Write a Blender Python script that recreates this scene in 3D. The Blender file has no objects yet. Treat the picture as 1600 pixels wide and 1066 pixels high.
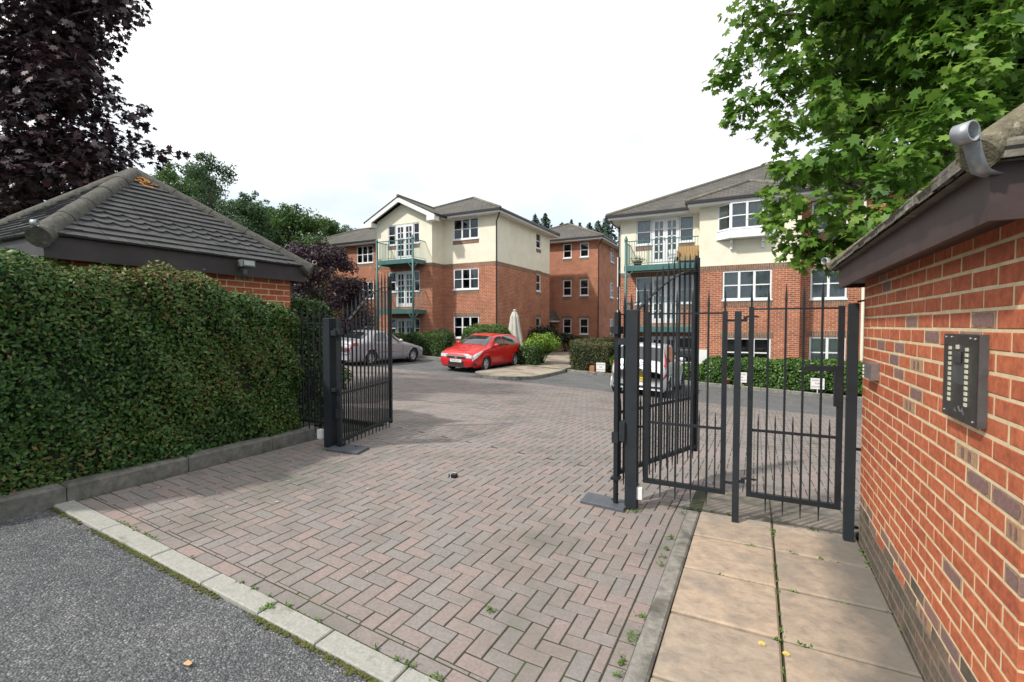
import bpy, math, random
import numpy as np
from mathutils import Vector, Matrix
random.seed(7); RNG = np.random.default_rng(11)
sc = bpy.context.scene
COL = sc.collection
# world axes: X = across the driveway (to the right), Y = along the driveway (into the site), Z up; the eye stands at the origin, 1.68 m up
EYE = 1.68; YAW = math.radians(27.2); PITCH = math.radians(-1.9); F = 742.0
cy, sy, cp, sp = math.cos(YAW), math.sin(YAW), math.cos(PITCH), math.sin(PITCH)
FWD = np.array([-sy*cp, cy*cp, sp]); RGT = np.array([cy, sy, 0.]); UPV = np.array([sy*sp, -cy*sp, cp])
def P(u, v, d):                                   # a measured photo point at distance d, as a place in the scene
    return np.array([0, 0, EYE]) + d*(FWD + (u-800)/F*RGT + (533-v)/F*UPV)
def clamp(x, a, b): return max(a, min(b, x))
def G(s, t):                                      # ground height: the site falls away to the right and into the car park
    u = clamp((t-4.3)/11.7, 0, 1)
    e0 = 1.685+0.066*clamp(s+1, -4.2, 0); e1 = 2.28+0.047*clamp(s+1, -16, 4)
    return EYE-(e0+(e1-e0)*u)
# ------------------------------------------------------------------ objects
def link(o): COL.objects.link(o); return o
def tagit(o, label=None, cat=None, group=None, kind=None):
    if label: o['label'] = label
    if cat: o['category'] = cat
    if group: o['group'] = group
    if kind: o['kind'] = kind
    return o
def thing(name, label, cat, loc=(0, 0, 0), rz=0, group=None):
    o = link(bpy.data.objects.new(name, None)); o.location = loc; o.rotation_euler = (0, 0, rz); o.empty_display_size = .2
    return tagit(o, label, cat, group)
class MB:
    def __init__(s): s.v = []; s.f = []; s.r = []; s.mi = []; s.cur = 0; s.rv = None
    def face(s, idx): s.f.append(tuple(idx)); s.r.append(s.rv if s.rv is not None else random.random()); s.mi.append(s.cur)
    def poly(s, pts):
        n = len(s.v); s.v += [tuple(p) for p in pts]; s.face(range(n, n+len(pts)))
    def box(s, x0, x1, y0, y1, z0, z1, fn=None, skip=''):
        c = [(x0, y0, z0), (x1, y0, z0), (x1, y1, z0), (x0, y1, z0), (x0, y0, z1), (x1, y0, z1), (x1, y1, z1), (x0, y1, z1)]
        if fn: c = [fn(*p) for p in c]
        n = len(s.v); s.v += [tuple(p) for p in c]
        for k, q in (('b', (0, 3, 2, 1)), ('t', (4, 5, 6, 7)), ('f', (0, 1, 5, 4)), ('r', (1, 2, 6, 5)), ('k', (2, 3, 7, 6)), ('l', (3, 0, 4, 7))):
            if k not in skip: s.face([n+i for i in q])
    def cham(s, x0, x1, y0, y1, z0, z1, c, fn=None):   # box with a chamfered rim on its top (z1) side
        r0 = [(x0, y0, z0), (x1, y0, z0), (x1, y1, z0), (x0, y1, z0)]; r1 = [(a, b, z1-c) for a, b, _ in r0]
        r2 = [(x0+c, y0+c, z1), (x1-c, y0+c, z1), (x1-c, y1-c, z1), (x0+c, y1-c, z1)]
        pts = r0+r1+r2
        if fn: pts = [fn(*p) for p in pts]
        n = len(s.v); s.v += [tuple(p) for p in pts]; rv = s.rv if s.rv is not None else random.random(); old = s.rv; s.rv = rv
        for k in (0, 4):
            for i in range(4): j = (i+1) % 4; s.face((n+k+i, n+k+j, n+k+4+j, n+k+4+i))
        s.face((n+8, n+9, n+10, n+11)); s.rv = old
    def bar(s, p, q, w, h=None):                     # square bar between two points
        p = Vector(p); q = Vector(q); d = (q-p).normalized(); h = h or w
        a = d.cross(Vector((0, 0, 1)));  a = Vector((1, 0, 0)) if a.length < 1e-4 else a.normalized(); b = d.cross(a)
        n = len(s.v)
        for e in (p, q): s.v += [tuple(e+a*x*w/2+b*y*h/2) for x, y in ((-1, -1), (1, -1), (1, 1), (-1, 1))]
        for i in range(4): j = (i+1) % 4; s.face((n+i, n+j, n+4+j, n+4+i))
        s.face((n+3, n+2, n+1, n)); s.face((n+4, n+5, n+6, n+7))
    def tube(s, pts, rad, n=8, cap=True):
        pts = [Vector(p) for p in pts]; rad = rad if isinstance(rad, (list, tuple)) else [rad]*len(pts)
        base = len(s.v); up = Vector((.03, .05, 1))
        for i, p in enumerate(pts):
            d = (pts[min(i+1, len(pts)-1)]-pts[max(i-1, 0)]).normalized()
            a = d.cross(up); a = Vector((1, 0, 0)) if a.length < 1e-3 else a.normalized(); b = d.cross(a)
            for k in range(n):
                t = 2*math.pi*k/n; s.v.append(tuple(p+(a*math.cos(t)+b*math.sin(t))*rad[i]))
        for i in range(len(pts)-1):
            for k in range(n):
                j = (k+1) % n; s.face((base+i*n+k, base+i*n+j, base+i*n+n+j, base+i*n+n+k))
        if cap: s.face([base+k for k in range(n)][::-1]); s.face([base+(len(pts)-1)*n+k for k in range(n)])
    def lathe(s, prof, fn, n=20):                    # prof: (radius, height)
        base = len(s.v)
        for r, h in prof:
            for k in range(n): t = 2*math.pi*k/n; s.v.append(tuple(fn(r*math.cos(t), r*math.sin(t), h)))
        for i in range(len(prof)-1):
            for k in range(n): j = (k+1) % n; s.face((base+i*n+k, base+i*n+j, base+i*n+n+j, base+i*n+n+k))
    def build(s, name, mats, parent=None, smooth=False, attr=True):
        me = bpy.data.meshes.new(name); me.from_pydata(s.v, [], s.f)
        mats = mats if isinstance(mats, (list, tuple)) else [mats]
        for m in mats: me.materials.append(m)
        if len(mats) > 1: me.polygons.foreach_set('material_index', s.mi)
        if attr:
            a = me.attributes.new('rnd', 'FLOAT', 'FACE'); a.data.foreach_set('value', np.array(s.r, dtype=np.float32))
        if smooth: me.polygons.foreach_set('use_smooth', [True]*len(me.polygons))
        me.update(); o = link(bpy.data.objects.new(name, me))
        if parent is not None: o.parent = parent; o.matrix_parent_inverse = Matrix.Identity(4)
        return o
def rel(o, root):                                   # give a child built in world coordinates its place under a moved root
    o.parent = root; o.matrix_parent_inverse = root.matrix_basis.inverted(); return o
def struct(name, mb, m, smooth=False):
    o = mb.build(name, m, None, smooth); o['kind'] = 'structure'; return o
# ------------------------------------------------------------------ materials
def nodes(name):
    m = bpy.data.materials.new(name); m.use_nodes = True; nt = m.node_tree; b = nt.nodes['Principled BSDF']; return m, nt, b
def N(nt, t, **k):
    n = nt.nodes.new(t)
    for a, v in k.items():
        if a.startswith('i_'):
            key = a[2:].replace('_', ' ')
            n.inputs[key].default_value = v
        else: setattr(n, a, v)
    return n
def ramp(nt, cols, pos=None):
    r = nt.nodes.new('ShaderNodeValToRGB'); e = r.color_ramp.elements
    n = len(cols); pos = pos or [i/(n-1) for i in range(n)]
    while len(e) < n: e.new(.5)
    for i in range(n): e[i].position = pos[i]; e[i].color = (*cols[i], 1)
    return r
def noise(nt, scale, detail=4, rough=.55, vec=None, co='Object'):
    n = N(nt, 'ShaderNodeTexNoise'); n.inputs['Scale'].default_value = scale; n.inputs['Detail'].default_value = detail; n.inputs['Roughness'].default_value = rough
    if vec is None:
        tc = nt.nodes.get('TC') or N(nt, 'ShaderNodeTexCoord', name='TC'); vec = tc.outputs[co]
    nt.links.new(vec, n.inputs['Vector']); return n
def mixc(nt, a, b, fac, mode='MIX'):
    m = N(nt, 'ShaderNodeMix', data_type='RGBA', blend_type=mode)
    for sock, val in ((m.inputs[0], fac), (m.inputs[6], a), (m.inputs[7], b)):
        if hasattr(val, 'default_value') and hasattr(val, 'links'): nt.links.new(val, sock)
        elif isinstance(val, (int, float)): sock.default_value = val
        else: sock.default_value = (*val, 1)
    return m.outputs[2]
def bump(nt, b, h, strength, dist=.01):
    n = N(nt, 'ShaderNodeBump'); n.inputs['Strength'].default_value = strength; n.inputs['Distance'].default_value = dist
    nt.links.new(h, n.inputs['Height']); nt.links.new(n.outputs[0], b.inputs['Normal']); return n
def mat(name, cols, rough=.7, metal=0., attr=False, nscale=6., namt=.35, bscale=0, bstr=.3, bdist=.005, spec=.5, coat=0., trans=0., pos=None, stain=None):
    """cols: ramp over the per-face random value (attr) or over noise; namt darkens by a second noise; stain=(colour, scale, lo, hi)"""
    m, nt, b = nodes(name); L = nt.links.new
    if attr: src = N(nt, 'ShaderNodeAttribute', attribute_name='rnd').outputs['Fac']
    else: src = noise(nt, nscale, 5).outputs['Fac']
    if len(cols) > 1:
        r = ramp(nt, cols, pos or ([i/(len(cols)-1) for i in range(len(cols))] if attr else [.3+.4*i/(len(cols)-1) for i in range(len(cols))]))
        L(src, r.inputs[0]); col = r.outputs[0]
    else:
        rgb = N(nt, 'ShaderNodeRGB'); rgb.outputs[0].default_value = (*cols[0], 1); col = rgb.outputs[0]
    if namt:
        n2 = noise(nt, nscale*2.3, 6, .65); r2 = ramp(nt, [(1-namt,)*3, (1+namt*.4,)*3], [.3, .7]); L(n2.outputs['Fac'], r2.inputs[0])
        col = mixc(nt, col, r2.outputs[0], 1., 'MULTIPLY')
    if stain:
        n3 = noise(nt, stain[1], 5, .6); r3 = ramp(nt, [(0,)*3, (1,)*3], [stain[2], stain[3]]); L(n3.outputs['Fac'], r3.inputs[0])
        col = mixc(nt, col, stain[0], r3.outputs[0])
    L(col, b.inputs['Base Color'])
    b.inputs['Roughness'].default_value = rough; b.inputs['Metallic'].default_value = metal
    b.inputs['Specular IOR Level'].default_value = spec; b.inputs['Coat Weight'].default_value = coat; b.inputs['Coat Roughness'].default_value = .05
    if bscale: bump(nt, b, noise(nt, bscale, 4, .6).outputs['Fac'], bstr, bdist)
    if trans:
        tr = N(nt, 'ShaderNodeBsdfTranslucent'); L(col, tr.inputs['Color']); mx = N(nt, 'ShaderNodeMixShader'); mx.inputs[0].default_value = trans
        out = nt.nodes['Material Output']; L(b.outputs[0], mx.inputs[1]); L(tr.outputs[0], mx.inputs[2]); L(mx.outputs[0], out.inputs['Surface'])
    return m
def brickmat(name, c1, c2, mortar, soldier=False, msize=.009):
    m, nt, b = nodes(name); L = nt.links.new
    g = N(nt, 'ShaderNodeNewGeometry'); sx = N(nt, 'ShaderNodeSeparateXYZ'); L(g.outputs['Position'], sx.inputs[0])
    ad = N(nt, 'ShaderNodeMath', operation='ADD'); L(sx.outputs[0], ad.inputs[0]); L(sx.outputs[1], ad.inputs[1])
    cx = N(nt, 'ShaderNodeCombineXYZ')
    if soldier: L(sx.outputs[2], cx.inputs[0]); L(ad.outputs[0], cx.inputs[1])
    else: L(ad.outputs[0], cx.inputs[0]); L(sx.outputs[2], cx.inputs[1])
    br = N(nt, 'ShaderNodeTexBrick'); L(cx.outputs[0], br.inputs['Vector'])
    br.inputs['Scale'].default_value = 1; br.inputs['Brick Width'].default_value = .225; br.inputs['Row Height'].default_value = .075
    br.inputs['Mortar Size'].default_value = msize; br.inputs['Mortar Smooth'].default_value = .25; br.inputs['Bias'].default_value = -.1
    br.inputs['Color1'].default_value = (*c1, 1); br.inputs['Color2'].default_value = (*c2, 1); br.inputs['Mortar'].default_value = (*mortar, 1)
    n2 = noise(nt, 1.1, 6, .7, g.outputs['Position']); r2 = ramp(nt, [(.68,)*3, (1.15,)*3], [.28, .72]); L(n2.outputs['Fac'], r2.inputs[0])
    n3 = noise(nt, 14, 3, .7, g.outputs['Position']); r3 = ramp(nt, [(.8,)*3, (1.12,)*3], [.3, .7]); L(n3.outputs['Fac'], r3.inputs[0])
    c = mixc(nt, br.outputs['Color'], r2.outputs[0], 1., 'MULTIPLY'); c = mixc(nt, c, r3.outputs[0], 1., 'MULTIPLY')
    L(c, b.inputs['Base Color']); b.inputs['Roughness'].default_value = .85; b.inputs['Specular IOR Level'].default_value = .2
    iv = N(nt, 'ShaderNodeMath', operation='SUBTRACT'); iv.inputs[0].default_value = 1; L(br.outputs['Fac'], iv.inputs[1]); bump(nt, b, iv.outputs[0], .5, .006)
    return m
def rooftile(name, cols, lichen=True):                # courses of concrete tiles on a slope; rows follow height
    m, nt, b = nodes(name); L = nt.links.new
    g = N(nt, 'ShaderNodeNewGeometry'); sx = N(nt, 'ShaderNodeSeparateXYZ'); L(g.outputs['Position'], sx.inputs[0])
    nn = N(nt, 'ShaderNodeSeparateXYZ'); L(g.outputs['True Normal'], nn.inputs[0])
    ax = N(nt, 'ShaderNodeMath', operation='ABSOLUTE'); L(nn.outputs[0], ax.inputs[0]); ay = N(nt, 'ShaderNodeMath', operation='ABSOLUTE'); L(nn.outputs[1], ay.inputs[0])
    gt = N(nt, 'ShaderNodeMath', operation='GREATER_THAN'); L(ax.outputs[0], gt.inputs[0]); L(ay.outputs[0], gt.inputs[1])
    mx = N(nt, 'ShaderNodeMix', data_type='FLOAT'); L(gt.outputs[0], mx.inputs[0]); L(sx.outputs[0], mx.inputs[2]); L(sx.outputs[1], mx.inputs[3])
    cx = N(nt, 'ShaderNodeCombineXYZ'); L(mx.outputs[0], cx.inputs[0]); L(sx.outputs[2], cx.inputs[1])
    br = N(nt, 'ShaderNodeTexBrick'); L(cx.outputs[0], br.inputs['Vector']); br.inputs['Scale'].default_value = 1
    br.inputs['Brick Width'].default_value = .3; br.inputs['Row Height'].default_value = .13; br.inputs['Mortar Size'].default_value = .014; br.inputs['Mortar Smooth'].default_value = .6
    br.inputs['Color1'].default_value = (*cols[0], 1); br.inputs['Color2'].default_value = (*cols[1], 1); br.inputs['Mortar'].default_value = (*[x*.35 for x in cols[0]], 1)
    n2 = noise(nt, .9, 7, .75, g.outputs['Position']); r2 = ramp(nt, [(.6,)*3, (1.25, 1.22, 1.12)], [.3, .7]); L(n2.outputs['Fac'], r2.inputs[0])
    c = mixc(nt, br.outputs['Color'], r2.outputs[0], 1., 'MULTIPLY'); L(c, b.inputs['Base Color']); b.inputs['Roughness'].default_value = .9
    iv = N(nt, 'ShaderNodeMath', operation='SUBTRACT'); iv.inputs[0].default_value = 1; L(br.outputs['Fac'], iv.inputs[1]); bump(nt, b, iv.outputs[0], .7, .02)
    return m
def glassmat(name, tint=(.8, .86, .86), refl=.42):
    m, nt, b = nodes(name); L = nt.links.new; nt.nodes.remove(b)
    t = N(nt, 'ShaderNodeBsdfTransparent'); t.inputs[0].default_value = (*tint, 1); gl = N(nt, 'ShaderNodeBsdfGlossy'); gl.inputs['Roughness'].default_value = .02; gl.inputs[0].default_value = (.9, .95, 1, 1)
    fr = N(nt, 'ShaderNodeLayerWeight'); fr.inputs[0].default_value = refl; mx = N(nt, 'ShaderNodeMixShader'); L(fr.outputs['Fresnel'], mx.inputs[0]); L(t.outputs[0], mx.inputs[1]); L(gl.outputs[0], mx.inputs[2])
    L(mx.outputs[0], nt.nodes['Material Output'].inputs['Surface']); return m

BR_RED = brickmat('brick_red', (.45, .14, .072), (.30, .085, .05), (.54, .42, .30))
BR_SOLD = brickmat('brick_soldier', (.26, .15, .10), (.19, .105, .075), (.34, .27, .2), True)
RENDER = mat('cream_render', [(.77, .73, .58), (.82, .78, .64)], .9, nscale=.8, namt=.11, bscale=60, bstr=.15)
WHITE = mat('white_upvc', [(.78, .79, .80)], .35, namt=.05, nscale=3)
SOFFIT = mat('white_soffit', [(.74, .74, .72)], .5, namt=.08, nscale=2)
TILE_FAR = rooftile('roof_tile_far', [(.105, .098, .09), (.075, .071, .067)])
RIDGE = mat('ridge_tile', [(.12, .11, .09), (.2, .18, .14)], .9, nscale=5, namt=.4)
GUTTER = mat('black_gutter', [(.018, .018, .02)], .4, namt=.1)
GREENM = mat('green_steel', [(.045, .13, .125), (.06, .16, .15)], .45, nscale=3, namt=.15)
GLASS = glassmat('window_glass')
CURTAIN = mat('net_curtain', [(.80, .83, .83), (.88, .9, .9)], .9, nscale=9, namt=.06, trans=.3)
BLIND = mat('pale_green_blind', [(.66, .74, .66), (.72, .79, .71)], .8, nscale=3, namt=.05)
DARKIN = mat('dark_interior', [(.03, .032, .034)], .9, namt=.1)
IRON = mat('painted_iron', [(.010, .013, .016), (.016, .020, .024)], .5, spec=.35, nscale=12, namt=.2, bscale=120, bstr=.08, bdist=.002, stain=((.09, .045, .025), 9., .68, .8))
IRONPOST = mat('grey_painted_steel', [(.016, .021, .025), (.023, .029, .034)], .55, spec=.3, nscale=6, namt=.15, bscale=160, bstr=.1, bdist=.002, stain=((.10, .06, .04), 7., .7, .85))
GALV = mat('galvanised_steel', [(.32, .34, .36), (.42, .44, .46)], .4, metal=.6, nscale=25, namt=.15)
PLATE = mat('steel_foot_plate', [(.07, .08, .095), (.09, .1, .115)], .6, nscale=15, namt=.25, bscale=90, bstr=.15)
PLASTW = mat('white_plastic', [(.72, .73, .72)], .5, namt=.06)
CONC = mat('kerb_concrete', [(.2, .19, .17), (.28, .27, .24)], .9, nscale=9, namt=.4, bscale=140, bstr=.35, stain=((.07, .07, .055), 3.5, .52, .7))
CONC_D = mat('weathered_kerb', [(.13, .127, .115), (.19, .185, .165)], .92, nscale=7, namt=.45, bscale=120, bstr=.4, stain=((.06, .065, .045), 2.5, .5, .7))
CHANNEL = mat('channel_stone', [(.30, .30, .27), (.36, .355, .32)], .9, nscale=30, namt=.25, bscale=200, bstr=.5, stain=((.12, .125, .09), 5., .58, .75))
BARK = mat('bark', [(.05, .04, .03), (.09, .075, .055)], .95, nscale=8, namt=.5, bscale=30, bstr=.8, bdist=.02)
FASCIA = mat('brown_stained_timber', [(.042, .022, .02), (.058, .032, .028)], .55, nscale=3, namt=.3, bscale=70, bstr=.12)
FASCIA_L = mat('dark_stained_timber', [(.032, .025, .025), (.05, .04, .039)], .55, nscale=3, namt=.3, bscale=70, bstr=.12)
SUN_E, CLOUD, EXPO = 2.8, 10.5, .58
# ------------------------------------------------------------------ ground, road, paving
def asphalt(name, c0, c1, c2, scale=95):
    m, nt, b = nodes(name); L = nt.links.new
    tc = N(nt, 'ShaderNodeTexCoord', name='TC')
    vo = N(nt, 'ShaderNodeTexVoronoi'); vo.inputs['Scale'].default_value = scale; L(tc.outputs['Object'], vo.inputs['Vector'])
    sp3 = N(nt, 'ShaderNodeSeparateColor'); L(vo.outputs['Color'], sp3.inputs[0])
    r = ramp(nt, [c0, c1, c1, c2], [0, .35, .8, 1]); L(sp3.outputs[0], r.inputs[0])
    rd = ramp(nt, [(1.1,)*3, (.5,)*3], [.25, .6]); L(vo.outputs['Distance'], rd.inputs[0])
    c = mixc(nt, r.outputs[0], rd.outputs[0], 1., 'MULTIPLY')
    n2 = noise(nt, 1.6, 6, .7); r2 = ramp(nt, [(.72, .73, .75), (1.2, 1.18, 1.14)], [.3, .7]); L(n2.outputs['Fac'], r2.inputs[0])
    c = mixc(nt, c, r2.outputs[0], 1., 'MULTIPLY'); n3 = noise(nt, 22, 4, .7); r3 = ramp(nt, [(.8,)*3, (1.15,)*3], [.35, .65]); L(n3.outputs['Fac'], r3.inputs[0])
    c = mixc(nt, c, r3.outputs[0], 1., 'MULTIPLY'); L(c, b.inputs['Base Color']); b.inputs['Roughness'].default_value = .8; b.inputs['Specular IOR Level'].default_value = .35
    iv = N(nt, 'ShaderNodeMath', operation='SUBTRACT'); iv.inputs[0].default_value = 1; L(vo.outputs['Distance'], iv.inputs[1]); bump(nt, b, iv.outputs[0], .75, .012); return m
ROAD = asphalt('road_asphalt', (.085, .09, .097), (.155, .162, .171), (.32, .325, .33))
TARMAC = asphalt('car_park_tarmac', (.13, .137, .142), (.19, .196, .2), (.27, .27, .27), 60)
SOIL = mat('soil_and_rough_grass', [(.04, .032, .02), (.045, .06, .022), (.07, .075, .03)], .95, nscale=1.5, namt=.4, bscale=18, bstr=.6, bdist=.05)
JOINT = mat('joint_sand_and_moss', [(.045, .042, .03), (.045, .05, .024), (.04, .065, .016)], .95, nscale=1.8, namt=.5, bscale=80, bstr=.5)
PAVER = mat('concrete_block', [(.215, .19, .178), (.238, .2, .185), (.268, .211, .193), (.225, .2, .188), (.245, .22, .207), (.205, .192, .184), (.278, .217, .199)], .9, attr=True, nscale=24, namt=.26, bscale=260, bstr=.35, bdist=.003,
            stain=((.13, .128, .11), 1.1, .5, .74))
FLAG = None
def flagmat():
    m, nt, b = nodes('riven_flagstone'); L = nt.links.new
    tc = N(nt, 'ShaderNodeTexCoord', name='TC'); mp = N(nt, 'ShaderNodeMapping'); L(tc.outputs['Object'], mp.inputs[0]); mp.inputs['Scale'].default_value = (5.5, 8., 1); mp.inputs['Rotation'].default_value = (0, 0, 1.1)
    w = noise(nt, 1.6, 10, .74, mp.outputs[0]); w.inputs['Distortion'].default_value = .35
    a = N(nt, 'ShaderNodeAttribute', attribute_name='rnd')
    r = ramp(nt, [(.225, .19, .155), (.335, .275, .215), (.40, .325, .25), (.47, .385, .295)], [.3, .45, .56, .72]); L(w.outputs['Fac'], r.inputs[0])
    r1 = ramp(nt, [(.84, .85, .86), (1.12, 1.06, 1.0)]); L(a.outputs['Fac'], r1.inputs[0]); c = mixc(nt, r.outputs[0], r1.outputs[0], 1., 'MULTIPLY')
    s = noise(nt, 2.1, 7, .7); r3 = ramp(nt, [(0,)*3, (1,)*3], [.5, .8]); L(s.outputs['Fac'], r3.inputs[0]); c = mixc(nt, c, (.19, .178, .16), r3.outputs[0])
    # dark weathering along the foot of the wall (x > 0.55)
    sx = N(nt, 'ShaderNodeSeparateXYZ'); L(tc.outputs['Object'], sx.inputs[0]); ad = N(nt, 'ShaderNodeMath', operation='ADD'); L(sx.outputs[0], ad.inputs[0])
    k = N(nt, 'ShaderNodeMath', operation='MULTIPLY'); L(s.outputs['Fac'], k.inputs[0]); k.inputs[1].default_value = .5; L(k.outputs[0], ad.inputs[1])
    r4 = ramp(nt, [(0,)*3, (.8,)*3], [.62, .84]); L(ad.outputs[0], r4.inputs[0]); c = mixc(nt, c, (.105, .1, .09), r4.outputs[0])
    L(c, b.inputs['Base Color']); b.inputs['Roughness'].default_value = .85; bump(nt, b, w.outputs['Fac'], .6, .015); return m
FLAG = flagmat()
def sheet(name, s0, s1, t0, t1, dz, m, step=.6, skirt=0.):
    ss = np.linspace(s0, s1, max(2, int((s1-s0)/step)+1)); ts = np.linspace(t0, t1, max(2, int((t1-t0)/step)+1)); b = MB()
    for t in ts:
        for s in ss: b.v.append((s, t, G(s, t)+dz))
    n = len(ss)
    for j in range(len(ts)-1):
        for i in range(n-1): b.face((j*n+i, j*n+i+1, (j+1)*n+i+1, (j+1)*n+i))
    return struct(name, b, m)
b = MB(); xs = [-600, -250, -110, -60, -40]+list(np.arange(-30, 30.1, 1.))+[40, 60, 110, 250, 600]; ys = [-300, -60, -20]+list(np.arange(-8, 40.1, 1.))+[50, 70, 120, 300, 900]
for y in ys:
    for x in xs: b.v.append((x, y, G(x, y)-.06))
for j in range(len(ys)-1):
    for i in range(len(xs)-1): n = len(xs); b.face((j*n+i, j*n+i+1, (j+1)*n+i+1, (j+1)*n+i))
struct('ground', b, SOIL, True)
sheet('road', -14, 9, -6, 1.635, -.012, ROAD)
for nm, a in (('paving_bed', (-4.9, -.5, 1.7, 5.4)), ('paving_bed', (-16.6, 5.3, 8.0, 14.3)), ('paving_bed', (-16.6, 5.3, 5.4, 8.0))): sheet(nm, *a, -.0048, JOINT, .2)
sheet('car_park', -24, 6, 14.3, 18.95, -.004, TARMAC)
# granite-like channel blocks between road and paving
b = MB(); x = -4.93; k = 0
JS = [-4.93, -4.16, -3.5, -2.95, -2.42, -1.97, -1.47, -.93, -.45, .1, .66]
for x, x2 in zip(JS[:-1], JS[1:]):
    z = random.uniform(-.002, .003); tw = random.uniform(-.004, .004)
    b.cham(x+.005, x2-.005, 1.64, 1.768, -.08, .008+z, .006, lambda s, t, h: (s, t+tw, G(s, t)+h))
struct('channel_kerb', b, CHANNEL)
# herringbone block paving
b = MB(); W = .1
def block(x0, x1, y0, y1, near):
    j = .0042; h = random.uniform(-.0015, .002); tx = random.uniform(-.01, .01); ty = random.uniform(-.01, .01); cx, cy_ = (x0+x1)/2, (y0+y1)/2
    fn = lambda s, t, z: (s, t, G(s, t)+z+h+tx*(s-cx)+ty*(t-cy_))
    b.rv = random.random()
    if near: b.cham(x0+j, x1-j, y0+j, y1-j, -.03, 0, .0028, fn)
    else: b.poly([fn(p, q, 0) for p, q in ((x0+j, y0+j), (x1-j, y0+j), (x1-j, y1-j), (x0+j, y1-j))])
def herring(sa, sb, ta, tb, near, skip=None):
    for iy in range(int(ta/W)-3, int(tb/W)+3):
        for ix in range(int(sa/W)-3, int(sb/W)+3):
            d = (ix-iy) % 4
            if d == 0: r = (ix*W, ix*W+.2, iy*W, iy*W+.1)
            elif d == 3: r = (ix*W, ix*W+.1, iy*W, iy*W+.2)
            else: continue
            x0, x1, y0, y1 = max(r[0], sa), min(r[1], sb), max(r[2], ta), min(r[3], tb)
            if x1-x0 < .02 or y1-y0 < .02: continue
            if skip and skip((x0+x1)/2, (y0+y1)/2): continue
            block(x0, x1, y0, y1, near)
herring(-4.885, -.635, 1.875, 7., True, lambda s, t: t > 5.45)
herring(-16.5, 5.2, 5.45, 8., True)
herring(-16.5, 5.2, 8., 14.1, False)
for i in range(22): block(-4.885+i*.2, -4.885+i*.2+.2, 1.775, 1.873, True)
for i in range(18): block(-.633, -.533, 1.875+i*.2, 2.075+i*.2, True)
for i in range(108): block(-16.5+i*.2, -16.3+i*.2, 14.1, 14.3, False)
b.rv = None; struct('driveway', b, PAVER)
# flagged path beside the wall
b = MB()
for s0, s1 in ((-.422, .143), (.149, .733)):
    for t0, t1 in ((1.66, 2.27), (2.275, 2.84), (2.845, 3.41), (3.415, 3.975), (3.98, 4.55)):
        k = random.uniform(-.003, .004); tl = random.uniform(-.003, .003)
        b.cham(s0+.004, s1-.004, t0+.010, t1-.010, -.05, .022+k, .010, lambda s, t, z: (s, t, G(s, t)+z+tl*(s-.2)*1.5))
b.cham(.775, 1.5, .4, 1.62, -.05, .02, .006, lambda s, t, z: (s, t, G(s, t)+z))
struct('footpath_flags', b, FLAG)
sheet('footpath_bed', -.53, .74, 1.64, 4.56, -.004, JOINT, .2); sheet('footpath_bed', -.53, .74, 4.56, 5.42, -.008, JOINT, .2)
CONSLAB = mat('grey_path_slab', [(.15, .135, .115), (.21, .185, .155), (.24, .2, .165)], .9, nscale=2.5, namt=.35, bscale=60, bstr=.4, stain=((.08, .085, .05), 3., .5, .68))
b = MB()
for s0, s1 in ((-.42, .142), (.152, .733)):
    for t0, t1 in ((4.57, 5.0), (5.01, 5.42)): b.cham(s0, s1, t0, t1, -.05, .004, .005, lambda s, t, z: (s, t, G(s, t)+z))
for s0 in (.74, 1.35, 1.96): b.cham(s0, s0+.6, 4.75, 5.42, -.05, .0, .005, lambda s, t, z: (s, t, G(s, t)+z))
struct('footpath_slabs', b, CONSLAB)
b = MB(); t = 1.7
for t0, t1 in ((1.65, 2.62), (2.625, 3.55), (3.555, 4.5)): b.cham(-.53, -.425, t0, t1, -.08, .03, .012, lambda s, t, z: (s, t, G(s, t)+z))
struct('path_edging_kerb', b, CONC)
# kerb and bed under the clipped hedge
b = MB(); ts = [-3.2, -2.3, -1.4, -.5, .4, 1.05, 1.72, 2.64, 3.55, 4.2]
for t0, t1 in zip(ts[:-1], ts[1:]): b.cham(-5.03, -4.905, t0+.004, t1-.004, -.1, .145, .02, lambda s, t, z: (s-.9*max(0, 1.2-t)*.3, t, G(s, t)+z))
struct('hedge_kerb', b, CONC_D)
b = MB(); n = 26
for j, t in enumerate(np.linspace(-4, 4.6, n)):
    for i, s in enumerate((-9.5, -7.5, -6, -5.5, -5.2, -5.03)): b.v.append((s, t, G(s, t)+.12+random.uniform(-.02, .02)))
for j in range(n-1):
    for i in range(5): b.face((j*6+i, j*6+i+1, j*6+i+7, j*6+i+6))
struct('planting_bed', b, SOIL, True)
# footway with a kerb between the parking bays, and the kerb along the far beds
b = MB()
edge = [(-7.15, 18.95), (-7.12, 17.2), (-7.2, 15.6), (-7.45, 14.75), (-7.9, 14.3), (-8.5, 14.25), (-9.05, 14.7), (-9.42, 15.3), (-9.45, 18.95)]
def ring(pts, off):
    c = np.mean(pts, axis=0); return [tuple(np.array(p)+(c-np.array(p))/np.linalg.norm(c-np.array(p))*off) for p in pts]
inn = ring(edge, .13)
PATHM = mat('buff_path_slab', [(.30, .26, .20), (.38, .33, .25)], .9, nscale=1.2, namt=.25, bscale=40, bstr=.3, stain=((.2, .17, .14), 1., .5, .6))
for i in range(len(edge)-1):
    a, c, d, e = edge[i], edge[i+1], inn[i+1], inn[i]
    H = lambda p, h: (p[0], p[1], G(*p)+h)
    b.poly([H(a, -.1), H(c, -.1), H(c, .115), H(a, .115)]); b.poly([H(a, .115), H(c, .115), H(d, .12), H(e, .12)])
struct('footway_kerb', b, CONC)
b = MB(); b.poly([(p[0], p[1], G(*p)+.118) for p in inn]); struct('footway', b, PATHM)
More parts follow.
